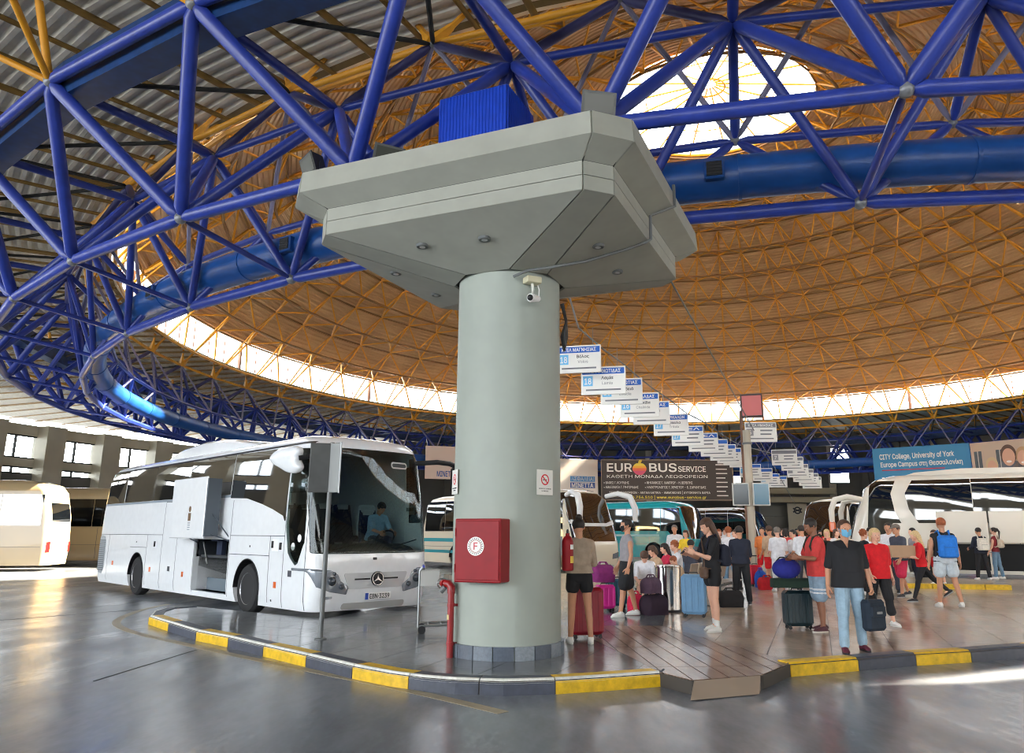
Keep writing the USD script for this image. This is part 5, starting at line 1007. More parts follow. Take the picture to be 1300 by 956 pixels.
def person(label, loc, facing, h=1.72, skin='light', hair=('short', 'brown'), legs=((0, 0, 3), (0, 0, 3)), arms=((0, 8, 10, 0), (0, 8, 10, 0)), lean=0, head=(0, 0), build=1.0, top=None, bottom=None, shoes=None, socks=None,
           mask=None, cap=None, hands=(.35, .35), fine=True, group=None, vneck=0):
    # legs (left, right): hip flexion, abduction, knee flexion; arms: shoulder flexion, abduction, elbow flexion, forearm turned in
    k = h / 1.76; hs = {}
    T = thing('person', label, 'person', loc, facing, group)
    J = {}; hip = np.array([0, 0, .93])
    for s, (f, a, kn) in zip((1, -1), legs):
        f, a, kn = f * D2R, a * D2R, kn * D2R; H = hip + [s * .092, 0, 0]
        K = H + .425 * np.array([s * math.sin(a), -math.sin(f) * math.cos(a), -math.cos(f) * math.cos(a)])
        A = K + .415 * np.array([s * math.sin(a), -math.sin(f - kn) * math.cos(a), -math.cos(f - kn) * math.cos(a)])
        J[s, 'hip'], J[s, 'knee'], J[s, 'ank'], J[s, 'pit'] = H, K, A, f - kn
    dz = .088 - min(J[1, 'ank'][2], J[-1, 'ank'][2])
    for q in J:
        if q[1] != 'pit': J[q] = J[q] + [0, 0, dz]
    z0 = hip[2] + dz; Rl = rotx(lean * D2R)               # rotx(+) tips the top towards -y
    tp = lambda x, y, z: Rl @ np.array([x, y, z - .93]) + [0, 0, z0]
    for s, (f, a, e, i) in zip((1, -1), arms):
        f, a, e, i = f * D2R, a * D2R, e * D2R, i * D2R; S = np.array([s * .176 * build ** .5, .0, 1.405 - .93])
        u = np.array([s * math.sin(a), -math.sin(f) * math.cos(a), -math.cos(f) * math.cos(a)]); E_ = S + .30 * u
        w = np.array([s * (math.sin(a) * .7 - math.sin(i)), -math.sin(f + e) * math.cos(i), -math.cos(f + e) * math.cos(i)]); w /= np.linalg.norm(w); Wp = E_ + .25 * w
        J[s, 'sh'], J[s, 'el'], J[s, 'wr'], J[s, 'wd'] = Rl @ S + [0, 0, z0], Rl @ E_ + [0, 0, z0], Rl @ Wp + [0, 0, z0], Rl @ w
    b = build
    def torso(g, z_lo=None, belly=0.0):
        L = [Manifold.batch_hull([ball(tp(s * .088 * b, .005, .93), .103 * b + g) for s in (1, -1)] + [ball(tp(s * .072 * b, -.005 - belly, 1.10), .092 * b + g + belly * .6) for s in (1, -1)]),
             Manifold.batch_hull([ball(tp(s * .072 * b, -.005 - belly, 1.10), .092 * b + g + belly * .6) for s in (1, -1)] + [ball(tp(s * .098 * b, .0, 1.31), .100 * b + g) for s in (1, -1)]),
             Manifold.batch_hull([ball(tp(s * .098 * b, .0, 1.31), .100 * b + g) for s in (1, -1)] + [ball(J[s, 'sh'], .047 + g) for s in (1, -1)] + [ball(tp(0, .018, 1.458), .046 + g * .3)])]
        if z_lo is not None: L.append(Manifold.batch_hull([ball(tp(s * .092 * b, .005, z_lo), .102 * b + g * 1.15) for s in (1, -1)] + [ball(tp(s * .080 * b, -.003 - belly, 1.06), .094 * b + g * 1.1 + belly * .6) for s in (1, -1)]))
        return L
    def leg(s, g, to=2.0, flare=0.0):
        H, K, A = J[s, 'hip'], J[s, 'knee'], J[s, 'ank']; L = []
        e = H + (K - H) * min(to, 1.0); rt = .086 * b; rk = .056
        L.append(bone(H, e, rt + g, rt + (rk - rt) * min(to, 1) + g + flare))
        if to > 1:
            C = K + (A - K) * .3 + np.array([0, .012, 0]); e2 = K + (A - K) * min(to - 1, 1.0); q = min(to - 1, 1)
            L += [bone(K, C if q > .3 else e2, rk + g, .054 + g), *([bone(C, e2, .054 + g, .054 - .018 * (q - .3) / .7 + g + flare)] if q > .3 else [])]
        return L
    def arm(s, g, to=2.0):
        S, E_, Wp = J[s, 'sh'], J[s, 'el'], J[s, 'wr']; L = []; e = S + (E_ - S) * min(to, 1)
        L.append(bone(S, e, .051 * b ** .5 + g, .051 * b ** .5 - .013 * min(to, 1) + g))
        if to > 1: e2 = E_ + (Wp - E_) * min(to - 1, 1); L.append(bone(E_, e2, .039 + g, .039 - .012 * min(to - 1, 1) + g))
        return L
    nb, nt = tp(0, .012, 1.45), None
    hc = tp(0, -.012, 1.645); hc = hc + Rl @ np.array([0, -math.sin(head[0] * D2R) * .05, -abs(math.sin(head[0] * D2R)) * .015])
    Rh = Rl @ rotz_(head[1] * D2R) @ rotx(head[0] * D2R)
    neck = bone(nb, hc + Rh @ np.array([0, .018, -.04]), .056, .053)
    base = torso(0) + [neck] + leg(1, 0) + leg(-1, 0) + arm(1, 0) + arm(-1, 0)
    base += [bone(J[s, 'ank'], J[s, 'ank'] + [0, -.06, -.05], .036, .03) for s in (1, -1)]
    sm = smoothed(union(base), .03 if fine else .06, 10 if fine else 5); body = Manifold(trimesh_to(sm.vertices, sm.faces))
    def hx(M, R, t): 
        m = np.c_[R, np.asarray(t, float)]; return M.transform(m)
    adds = [hx(HEAD, Rh, hc)]
    for n_, s in enumerate((1, -1)):
        z = J[s, 'wd']; y = np.array([-s, 0, 0.]) ; y = y - z * (y @ z)
        if np.linalg.norm(y) < .3: y = np.array([0, 0, -1.]) - z * (-z[2])
        y /= np.linalg.norm(y); x = np.cross(y, z) * (1 if s > 0 else -1)
        adds.append(hx(HANDS[hands[n_]], np.stack([x, y, z], 1), J[s, 'wr'] - z * .012))
    full = union([body] + adds)
    S_ = lambda m: (tri(m)[0] * k, tri(m)[1])
    sk = SKIN[skin]; bo = obj('body', S_(full), sk, T, smooth=60)
    if fine:
        ew = [move(ico1, hc + Rh @ np.array([s * .032, -.084, .012]), s=.0125) for s in (1, -1)]; ei = [move(ico1, hc + Rh @ np.array([s * .032, -.0945, .012]), s=.006) for s in (1, -1)]
        for m in ew: obj('eye', S_(m), eye_w, bo, smooth=True)
        for m in ei: obj('iris', S_(m), eye_d, bo, smooth=True)
        if not mask: obj('lips', S_(hx(blob(((.018, -.101, -.052), .005), ((-.018, -.101, -.052), .005), ((0, -.1075, -.050), .0065)), Rh, hc)), lip_m, bo)
        obj('eyebrows', S_(join(*[tri(hx(blob(((s * .018, -.094, .036), .004), ((s * .045, -.083, .036), .004)), Rh, hc)) for s in (1, -1)])), hair_m[hair[1]], bo, kind='stuff')
    if hair[0]: obj('hair', S_(hx(HAIR[hair[0]], Rh, hc)), hair_m[hair[1]], T, smooth=60)
    def garment(name, parts, m, L=.03, it=8, cut=None):
        M = union(parts)
        t = smoothed(M, L if fine else .06, it if fine else 4)
        if cut is not None and vneck:
            t = trimesh.Trimesh(*tri(Manifold(trimesh_to(t.vertices, t.faces)) - Manifold.hull_points(np.array([tp(x_, y_, z_) for x_, y_, z_ in ((.055, -.3, 1.53), (-.055, -.3, 1.53), (.012, -.3, 1.53 - vneck), (-.012, -.3, 1.53 - vneck), (.055, -.02, 1.53), (-.055, -.02, 1.53), (0, -.06, 1.53 - vneck))], np.float32))), process=False)
        if cut is not None:
            n_ = Rl @ np.array([0, 0, 1.0]); t = Manifold(trimesh_to(t.vertices, t.faces)).trim_by_plane([float(x) for x in n_], float(n_ @ tp(0, 0, cut)))
        return obj(name, S_(t), m, T, smooth=60)
    if bottom:
        m_, to, g, fl = bottom; pel = [Manifold.batch_hull([ball(tp(s * .085 * b, .005, .94), .105 * b + g * .8) for s in (1, -1)] + [ball(tp(s * .077 * b, .0, .995), .098 * b + g * .4) for s in (1, -1)])]
        if to == 'skirt':
            kn = (J[1, 'knee'] + J[-1, 'knee']) / 2
            garment('skirt', pel + [Manifold.batch_hull([ball(tp(s * .085 * b, .005, .93), .104 * b + g) for s in (1, -1)] + [ball(J[s, 'hip'] + (J[s, 'knee'] - J[s, 'hip']) * .86 + [s * .02, 0, 0], .075 + g + fl) for s in (1, -1)])], m_)
        else:
            garment('trousers' if to > 1.3 else 'shorts', pel + leg(1, g, to, fl) + leg(-1, g, to, fl), m_)
    if top:
        m_, sl_, g, z_lo, belly = top
        garment('shirt', torso(g, z_lo, belly) + ([] if not sl_ else arm(1, g * .9, sl_) + arm(-1, g * .9, sl_)), m_, cut=z_lo)
    if shoes:
        for s in (1, -1):
            A = J[s, 'ank']; p = -J[s, 'pit'] * .0; lift = max(0, A[2] - .088); tilt = min(.9, lift * 3.2)
            up = union([blob(((0, .045, -.048), .036), ((0, -.0, -.015), .044), ((0, -.02, -.045), .042), n=14), blob(((0, -.02, -.035), .042), ((.012, -.13, -.058), .030), ((-.014, -.13, -.058), .030), ((0, -.155, -.062), .022), n=14)]) - mbox(-.2, .2, -.4, .3, -.3, -.064)
            so = prism(Polygon([(.042 * math.cos(q) * (1.0 if math.sin(q) > 0 else 1.08), -.055 + (.14 if math.sin(q) < 0 else .14) * math.sin(q)) for q in np.linspace(0, 2 * math.pi, 25)[:-1]]), .024, -.088)
            Rf = rotz_(s * 8 * D2R) @ rotx(tilt)
            sh = obj('shoe', S_((tri(up)[0] @ Rf.T + A, tri(up)[1])), shoes[0], T, smooth=60); obj('sole', S_((so[0] @ Rf.T + A, so[1])), shoes[1], sh, smooth=40)
            if socks: obj('sock', S_(bone(A + [0, 0, .02], A + (J[s, 'knee'] - A) * .2, .043, .045)), socks, T, smooth=60)
    if mask:
        mk = blob(((0, -.118, -.012), .006), ((.064, -.070, .0), .008), ((-.064, -.070, .0), .008), ((.056, -.064, -.075), .008), ((-.056, -.064, -.075), .008), ((0, -.108, -.05), .012), ((0, -.092, -.098), .008))
        mo_ = obj('face_mask', S_(hx(mk, Rh, hc)), mask, T, smooth=60)
        obj('mask_strap', S_(join(*[(tri(sweep([(s * .056, -.074, z), (s * .08, -.03, z * .6 + .005), (s * .088, .01, .012)], .003, 5))[0] @ Rh.T + hc, sweep([(0, 0, 0), (0, 0, 1), (0, 0, 2)], .003, 5)[1]) for s in (1, -1) for z in (-.004, -.07)])), mask, mo_, kind='stuff')
    if cap:
        cm = union([Manifold.sphere(1.0, 24).scale([.101, .112, .085]).translate([0, .012, .062]) - mbox(-.2, .2, -.3, .3, -.3, .058), blob(((.06, -.10, .066), .006), ((-.06, -.10, .066), .006), ((.03, -.185, .055), .006), ((-.03, -.185, .055), .006), ((0, -.06, .07), .01))])
        obj('cap', S_(hx(cm, Rh, hc)), cap, T, smooth=50)
    R3 = rotz_(facing)
    def W(p, tor=True):                                  # a point of the body frame (torso leaning) in the world
        q = (tp(*p) if tor else np.asarray(p, float)) * k; return R3 @ q + np.asarray(loc, float)
    return dict(T=T, W=W, J={q: (R3 @ (v * k) + np.asarray(loc, float)) if np.ndim(v) else v for q, v in J.items()}, k=k, facing=facing, lean=lean * D2R)
def place(px, footy, heady):
    p = ground(px, footy); return (p[0], p[1], 0.0), at(px, heady, p[1])[2]
def far_place(px, Y): p = at(px, 676, Y); return (p[0], p[1], 0.0)
FACE_L, FACE_R, AWAY = -math.pi / 2, math.pi / 2, math.pi
white_sh = (mat('shoe_white', (232, 230, 226), .5), mat('sole_white', (214, 212, 206), .6)); dark_sh = (mat('shoe_dark', (36, 34, 38), .6), mat('sole_grey', (150, 150, 150), .6)); maroon_sh = (mat('shoe_maroon', (92, 22, 44), .6), mat('sole_black', (30, 26, 28), .6))
black_c = cloth('black', (26, 26, 30)); navy_c = cloth('navy', (28, 32, 48)); white_c = cloth('white', (222, 222, 226)); red_c = cloth('red', (214, 24, 34)); coral_c = cloth('coral', (204, 62, 60)); jean_c = cloth('light_jeans', (148, 174, 192)); grey_c = cloth('grey', (150, 146, 150)); beige_c = cloth('beige', (164, 146, 128)); pink_c = cloth('pink_red', (200, 40, 76)); denim_c = cloth('denim', (110, 140, 164)); slate_c = cloth('slate', (62, 64, 76)); tan_c = cloth('sand', (190, 160, 130)); yellow_c = cloth('yellow', (236, 200, 50)); maroon_c = cloth('maroon', (130, 36, 44)); shorts_blue = cloth('shorts_blue', (136, 158, 178)); shorts_pale = cloth('shorts_pale', (196, 206, 212)); teal_c = cloth('teal', (70, 130, 136))
def backpack(p, label, m, pocket=None, w=.30, h=.44, d=.17, z=1.06, straps=True, mesh=False):
    k = p['k']; c = p['W']((0, .125 + d / 2, z)); t = thing('backpack', label, 'backpack', c, p['facing'])
    g = blob(*[((x * w / 2 * .75, y, zz), r) for x in (-1, 1) for y, zz, r in ((-d * .2, .06, .06), (d * .15, .06, .06), (-d * .2, h - .10, .055), (d * .05, h - .12, .055))], n=16)
    obj('bag', g.refine_to_length(.05), m, t, smooth=50)
    q = obj('pocket', blob(*[((x * w * .26, d * .28, zz), .045) for x in (-1, 1) for zz in (.05, h * .42)], n=14), pocket or m, t, smooth=50)
    obj('zip', tube((-w * .3, d * .28 + .046, h * .42), (w * .3, d * .28 + .046, h * .42), .004, 5), black, q)
    obj('grab_loop', sweep([(-.03, -d * .2, h - .05), (-.02, -d * .2, h - .01), (.02, -d * .2, h - .01), (.03, -d * .2, h - .05)], .008, 6), black, t)
    if straps:
        Ri = rotz_(p['facing']).T
        for s in (1, -1):
            pts = [Ri @ (p['W'](q_) - c) for q_ in ((s * .09, .135, z + h - .12), (s * .105, .06, 1.515), (s * .11, -.06, 1.47), (s * .115, -.128, 1.33), (s * .145, -.07, 1.15), (s * .15, .06, 1.10), (s * .12, .14, z + .08))]
            obj('strap', sweep(pts, .02, 7), m, t, smooth=60)
    return t
# -- in front, from left to right
loc, h = place(737, 817, 652)
person('woman in beige sweater and black shorts, hair in a bun, standing behind the column', loc, AWAY + .1, h * .955, 'tan', ('bun', 'dark'), ((2, 3, 3), (-3, 4, 2)), ((18, 10, 88, 28), (18, 12, 84, 28)), 1, (14, 5), .96, (beige_c, 1.9, .024, .985, 0), (black_c, .34, .02, .012), white_sh)
loc, h = place(797, 782, 656)
person('woman in grey sleeveless top, black skirt and black face mask standing in profile', loc, FACE_L + .15, h * .985, 'tan', ('lowbun', 'dark'), ((14, 3, 6), (-12, 3, 4)), ((-6, 10, 18, 10), (4, 8, 16, 4)), -3, (6, 0), .93, (grey_c, 0, .018, 1.0, 0), (black_c, 'skirt', .012, .02), white_sh, None, black_c)
loc, h = place(908, 801, 656)
pg = person('young woman in black shorts and white sneakers looking at her phone by the blue suitcase', loc, FACE_L + .25, h * .985, 'light', ('long', 'brown'), ((3, 2, 4), (-4, 2, 3)), ((30, 8, 84, 24), (28, 8, 80, 26)), 2, (22, 0), .93, (black_c, .75, .018, .93, 0), (black_c, .36, .022, .015), white_sh, mat('sock_white', (226, 226, 224), .8))
backpack(pg, 'dark navy rucksack on the back of the young woman in black shorts', navy_c, None, .32, .40, .17, 1.0)
hb = pg['W']((.12, -.20, .93)); bg_ = thing('handbag', 'small brown shoulder bag with a long strap worn by the young woman in black shorts', 'handbag', hb, pg['facing'])
obj('pouch', bbx(-.11, .11, -.04, .04, -.10, .08, .03), mat('leather_brown', (92, 66, 50), .5), bg_); Ri = rotz_(pg['facing']).T
obj('strap', sweep([Ri @ (pg['W'](q_) - hb) for q_ in ((.12, -.19, 1.0), (.05, -.15, 1.25), (-.10, -.10, 1.45), (-.13, .0, 1.51), (-.08, .12, 1.38), (.08, .15, 1.12), (.16, .02, .98), (.13, -.16, .98))], .012, 6), mat('leather_brown', (92, 66, 50), .5), bg_)
def phone(p, label):
    a = (p['J'][1, 'wr'] + p['J'][-1, 'wr']) / 2; f = np.array([math.sin(p['facing']), -math.cos(p['facing']), 0]); c = a + f * .10 + [0, 0, .04]
    t = thing('phone', label, 'phone', c, p['facing']); m = obj('case', move(bbx(-.038, .038, -.075, .075, -.005, .005, .004), rx=.7), black, t); obj('screen', move(bx(-.034, .034, -.07, .07, .005, .006), rx=.7), mat('phone_screen', (60, 70, 84), .08), m, smooth=False)
phone(pg, 'dark phone held by the young woman in black shorts')
loc, h = place(944, 767, 668)
person('man dressed all in black seen from behind beyond the young woman in black shorts', loc, AWAY - .15, h, 'tan', ('short', 'dark'), ((3, 4, 3), (-3, 4, 2)), ((10, 8, 40, 10), (8, 8, 30, 8)), 0, (8, 0), 1.02, (navy_c, 1.0, .022, .92, 0), (black_c, 1.95, .018, .012), dark_sh)
loc, h = place(1044, 801, 656)
pr_ = person('young man in coral T-shirt and striped blue shorts looking at his phone in profile', loc, FACE_L + .08, h * .985, 'brown', ('short', 'dark'), ((4, 3, 4), (-5, 3, 3)), ((26, 8, 72, 22), (24, 8, 70, 22)), 2, (20, 0), .98, (coral_c, .72, .03, .86, 0), (shorts_blue, .86, .03, .03), (mat('shoe_burgundy', (74, 34, 44), .6), mat('sole_cream', (206, 198, 186), .6)))
backpack(pr_, 'olive black backpack on the young man in the coral T-shirt', cloth('olive_black', (44, 46, 36)), None, .32, .48, .18, .98); phone(pr_, 'dark phone held by the young man in the coral T-shirt')
kk = pr_['k']
for s in (1, -1):
    a, b_ = pr_['J'][s, 'hip'], pr_['J'][s, 'knee']; R3i = rotz_(pr_['facing']).T; pos = np.array(pr_['T'].GetAttribute('xformOp:translate').Get())
    for q in (.64, .77): obj('white_stripe', tuple([(tri(lathe([(.116, -.014), (.124, 0), (.116, .014)], 24))[0] * kk + R3i @ (a + (b_ - a) * q - pos)), lathe([(.09, -.012), (.0985, 0), (.09, .012)], 24)[1]]), white_c, pr_['T'])
loc, h = place(1085, 827, 657)
pm = person('man in black polo, pale jeans and blue face mask walking with a dark bag', loc, -.06, h * .985, 'tan', ('crop', 'brown'), ((-4, 5, 8), (9, 4, 4)), ((4, 12, 10, 2), (-4, 14, 14, 2)), 1, (4, 4), 1.09, (black_c, .86, .024, .86, .02), (jean_c, 1.94, .016, .012), maroon_sh, None, mat('mask_blue', (110, 178, 214), .8), None, (1.15, .35), vneck=.15)
def bag_at(p, s, label, w, h_, d, m, drop=.10):
    c = p['J'][s, 'wr'] + np.array([0, 0, -drop]); t = thing('bag', label, 'bag', (c[0], c[1], c[2]), p['facing'] + .5)
    obj('bag_body', bbx(-w / 2, w / 2, -d / 2, d / 2, -h_ - .06, -.06, .04), m, t); obj('handle', sweep([(-w * .25, 0, -.07), (-w * .2, 0, .01), (0, 0, .035), (w * .2, 0, .01), (w * .25, 0, -.07)], .011, 7), black, t)
    pk = obj('pocket', bbx(-w * .4, w * .4, -d / 2 - .025, -d / 2 + .01, -h_ * .7, -.14, .02), m, t); obj('buckle', bbx(-.05, .05, -d / 2 - .035, -d / 2 - .02, -.24, -.21, .004), steel, pk)
bag_at(pm, 1, 'dark blue bag carried by the man in the blue face mask', .34, .40, .16, cloth('bag_navy', (26, 38, 52)))
loc, h = place(1121, 793, 668)
person('older woman with short blond hair in bright red T-shirt and black capri trousers', loc, .12, h * .985, 'light', ('bob', 'blond'), ((14, 3, 8), (-12, 3, 34)), ((-6, 12, 22, 4), (12, 12, 24, 6)), 1, (2, -4), 1.08, (red_c, .9, .03, .86, .01), (black_c, 1.6, .02, .02), white_sh)
loc, h = place(1148, 757, 663)
person('man in grey cap, dark T-shirt and crimson shorts walking to the left in profile', loc, FACE_L + .35, h * .985, 'tan', ('crop', 'brown'), ((16, 3, 8), (-14, 3, 14)), ((12, 8, 30, 4), (-12, 8, 20, 4)), 2, (6, 0), 1.0, (slate_c, .8, .026, .9, 0), (pink_c, .88, .03, .03), dark_sh, None, None, mat('cap_grey', (112, 104, 96), .8))
loc, h = place(1136, 752, 662)
person('man in white shirt half hidden behind the woman in red', loc, FACE_L + .9, h * .985, 'tan', ('short', 'dark'), ((8, 3, 6), (-6, 3, 4)), ((4, 8, 18, 4), (0, 8, 18, 4)), 1, (2, 0), 1.06, (white_c, .9, .026, .88, .01), (slate_c, 1.9, .02, .01), dark_sh)
loc, h = place(1176, 763, 668)
pb2 = person('person in black leggings striding left with a big cardboard box on the arms', loc, FACE_L - .2, h * .97, 'light', ('long', 'blond'), ((22, 3, 4), (-38, 2, 12)), ((22, 8, 80, 10), (22, 8, 80, 10)), 6, (8, 0), .95, (red_c, .9, .022, .9, 0), (black_c, 1.95, .008, .0), dark_sh)
cx = (pb2['J'][1, 'wr'] + pb2['J'][-1, 'wr']) / 2 + np.array([-.14, -.06, -.02]); bxm = thing('cardboard_box', 'long brown cardboard box carried by the person in black leggings', 'box', cx, .06)
obj('carton', bbx(-.30, .30, -.17, .17, 0, .27, .008), mat('cardboard', (176, 142, 112), .8, var=.06), bxm); obj('tape', bx(-.302, .302, -.03, .03, .268, .273), mat('tape', (160, 124, 86), .4), bxm, smooth=False)
loc, h = place(1207, 770, 655)
pt2 = person('muscular man in black tank top and pale shorts seen from behind', loc, AWAY - .1, h * .985, 'tan', ('crop', 'ginger'), ((6, 5, 5), (-7, 5, 10)), ((-6, 16, 14, 0), (2, 16, 14, 0)), 0, (0, 0), 1.1, (black_c, 0, .014, .90, 0), (shorts_pale, .56, .03, .025), white_sh)
backpack(pt2, 'bright blue backpack on the man in the black tank top', cloth('bright_blue', (34, 116, 204)), None, .36, .52, .2, .98)
loc, h = place(1250, 735, 668)
p_ = person('person in dark trousers and navy sleeves seen from behind by the white coach', loc, AWAY, h * .985, 'tan', ('short', 'dark'), ((4, 6, 3), (-3, 6, 3)), ((14, 14, 60, 12), (12, 12, 40, 10)), 0, (6, 8), 1.0, (navy_c, 1.6, .02, .9, 0), (black_c, 1.95, .014, .01), white_sh)
backpack(p_, 'white backpack on the person in navy sleeves by the white coach', cloth('pack_white', (214, 208, 196)), None, .34, .46, .18, 1.0)
loc, h = place(1269, 734, 668)
p_ = person('woman in dark red tank top and jeans with long dark hair by the white coach', loc, AWAY + .75, h * .985, 'light', ('pony', 'dark'), ((5, 3, 4), (-5, 3, 4)), ((8, 8, 24, 6), (6, 8, 20, 6)), -2, (2, 10), .94, (maroon_c, 0, .014, .94, 0), (denim_c, 1.95, .012, .008), white_sh)
backpack(p_, 'small cream backpack on the woman in the dark red tank top', cloth('pack_cream', (206, 192, 172)), None, .26, .34, .14, 1.08)
# -- seated group and the pair beyond them
SEATED = ((86, 5, 88), (84, 5, 86)); g_ = None
bench = thing('bench', 'row of perforated steel seats seen from behind beside the pale blue suitcase', 'bench', (4.0, 17.9, 0), 1.05)
for i in range(5):
    x = -.7 + i * .56
    obj('seat', bbx(x - .25, x + .25, -.22, .22, .42, .45, .012), steel, bench); bk = obj('backrest', move(bbx(-.25, .25, -.012, .012, 0, .40, .01), (x, .26, .50), rx=.22), mat('seat_steel', (176, 160, 140), .3, .7), bench)
    for q in range(3): obj('slot', move(bx(-.18 + q * .13, -.10 + q * .13, .0125, .0135, .05, .35), (x, .26, .50), rx=.22), black, bk, smooth=False)
obj('beam', bx(-.95, 1.8, -.04, .04, .34, .42), grey_metal, bench, smooth=False)
for x in (-.7, .5, 1.65): obj('leg', join(bx(x - .03, x + .03, -.03, .03, .02, .36), bx(x - .04, x + .04, -.25, .25, 0, .03)), grey_metal, bench, smooth=False)
seatrows = [((818, 17.0), -.15, ('short', 'brown'), 'light', (white_c, .8, .02, .9, 0), tan_c, 'seated boy in white T-shirt bent over his phone beside the steel bin', 32, 34, 1.66),
            ((838, 18.0), FACE_L + .3, ('bob', 'brown'), 'light', (tan_c, .5, .02, .9, 0), tan_c, 'seated woman in sand coloured top in profile behind the steel bin', 16, 14, 1.64),
            ((850, 18.9), FACE_L + .2, ('long', 'dark'), 'light', (pink_c, .6, .02, .9, 0), black_c, 'seated woman in pink top second behind the steel bin', 10, 8, 1.66),
            ((860, 19.8), FACE_L + .3, ('curly', 'ginger'), 'light', (white_c, .7, .02, .9, 0), denim_c, 'seated person with ginger curly hair above the bin', 6, 6, 1.70),
            ((864, 17.0), FACE_L + .5, ('short', 'ginger'), 'light', (tan_c, .7, .02, .9, 0), denim_c, 'seated child with reddish hair low behind the bin', 20, 14, 1.40),
            ((876, 20.9), AWAY - .4, ('short', 'dark'), 'tan', (slate_c, .8, .024, .9, 0), black_c, 'seated man in dark T-shirt with his back to the camera above the steel seats', 6, 4, 1.74)]
for (px, Y), fc, hr, skn, tp_, bt, lb_, ln, hd_, hh in seatrows:
    person(lb_, far_place(px, Y), fc, hh, skn, hr, SEATED, ((46, 8, 56, 20), (44, 8, 58, 22)), ln, (hd_, 0), .95, tp_, (bt, .9, .02, .02), white_sh)
    q = far_place(px, Y); st_ = thing('stool', 'low seat under the ' + lb_.split(' ', 1)[1].split(' beside')[0].split(' behind')[0].split(' with his')[0].split(' low')[0].split(' above')[0].split(' second')[0], 'seat', q, fc)
    obj('seat', bbx(-.22, .22, -.16, .26, .36, .40, .012), grey_metal, st_); obj('leg', join(bx(-.03, .03, .0, .06, .02, .37), bx(-.18, .18, -.12, .2, 0, .03)), grey_metal, st_, smooth=False)
person('man in white shirt standing by the teal coach with a child in yellow', far_place(857, 25), -.3, 1.78, 'tan', ('short', 'grey'), ((2, 4, 3), (-2, 4, 3)), ((20, 10, 70, 20), (16, 10, 60, 20)), 0, (6, 0), 1.06, (white_c, .9, .024, .9, 0), (slate_c, 1.9, .02, .01), dark_sh)
person('child in bright yellow T-shirt by the teal coach', far_place(871, 24.4), -.6, 1.62, 'light', ('bob', 'brown'), ((2, 4, 3), (-2, 4, 3)), ((30, 10, 60, 20), (26, 10, 60, 20)), 0, (6, 0), .95, (yellow_c, .8, .022, .9, 0), (denim_c, 1.0, .02, .01), white_sh)
# -- the crowd farther in
CR = [(913, 27, 0, 'ginger', 'bob', tan_c, slate_c, 'light', 1.66, 'woman with ginger hair in sand top in the crowd left of the man in black'), (925, 24, AWAY, 'ginger', 'curly', white_c, denim_c, 'light', 1.70, 'person with curly orange hair and white top in the crowd'),
      (935, 22, FACE_L, 'brown', 'pony', cloth('pale_pink', (226, 190, 184)), black_c, 'light', 1.64, 'woman in pale pink top beside the man in black'), (968, 25, -.4, 'dark', 'short', cloth('orange', (214, 120, 60)), red_c, 'tan', 1.72, 'person in orange top and red shorts right of the man in black'),
      (977, 22.5, AWAY + .4, 'brown', 'short', tan_c, red_c, 'tan', 1.74, 'bare-legged person in sand top and red shorts in the crowd'), (987, 21.5, AWAY, 'grey', 'short', white_c, white_c, 'light', 1.70, 'person all in white seen from behind in the crowd'),
      (998, 24, AWAY - .3, 'dark', 'bob', coral_c, coral_c, 'light', 1.68, 'woman in a coral dress in the crowd'), (1007, 22, FACE_L + .4, 'dark', 'pony', white_c, navy_c, 'light', 1.63, 'woman in white T-shirt and navy trousers left of the young man in coral'),
      (1018, 20.5, AWAY + .2, 'dark', 'short', white_c, slate_c, 'tan', 1.74, 'man in white shirt with dark rucksack straps behind the young man in coral'), (1031, 30, 0, 'dark', 'short', red_c, navy_c, 'tan', 1.74, 'distant person in red under the notice panel'),
      (1050, 26, -.4, 'blond', 'long', cloth('salmon', (220, 140, 120)), denim_c, 'light', 1.66, 'woman with blond hair behind the young man in coral'), (1062, 24, .3, 'brown', 'bob', white_c, slate_c, 'light', 1.66, 'woman in white top between the young man in coral and the man in black polo'),
      (1072, 20, -.2, 'blond', 'bob', cloth('cream', (220, 206, 184)), tan_c, 'light', 1.68, 'woman with blond hair just left of the man in black polo'), (1096, 20.5, FACE_R, 'ginger', 'curly', black_c, black_c, 'light', 1.62, 'person with orange hair behind the shoulder of the man in black polo'),
      (1105, 24, .2, 'dark', 'short', white_c, navy_c, 'tan', 1.72, 'person in white behind the woman in red'), (1128, 24.5, .4, 'dark', 'short', slate_c, slate_c, 'tan', 1.76, 'man in dark T-shirt beyond the woman in bright red'),
      (1159, 24, FACE_L, 'dark', 'short', grey_c, navy_c, 'light', 1.70, 'man in grey top between the cap wearer and the cardboard box'), (1186, 24.4, FACE_L + .5, 'brown', 'bob', tan_c, red_c, 'light', 1.64, 'woman in sand top and red shorts beyond the cardboard box'),
      (957, 33, 0, 'dark', 'short', maroon_c, slate_c, 'tan', 1.72, 'distant person in maroon left of the monitor post'), (993, 34, .3, 'brown', 'short', navy_c, tan_c, 'light', 1.72, 'distant person in navy far behind the crowd'), (1041, 36, 0, 'dark', 'bob', red_c, black_c, 'light', 1.66, 'distant woman in red before the right shutter'),
      (920, 38, .2, 'dark', 'short', white_c, slate_c, 'light', 1.74, 'distant person in white before the far white coach'), (1012, 38, -.3, 'dark', 'short', coral_c, navy_c, 'tan', 1.74, 'distant person in coral before the pale notice panel')]
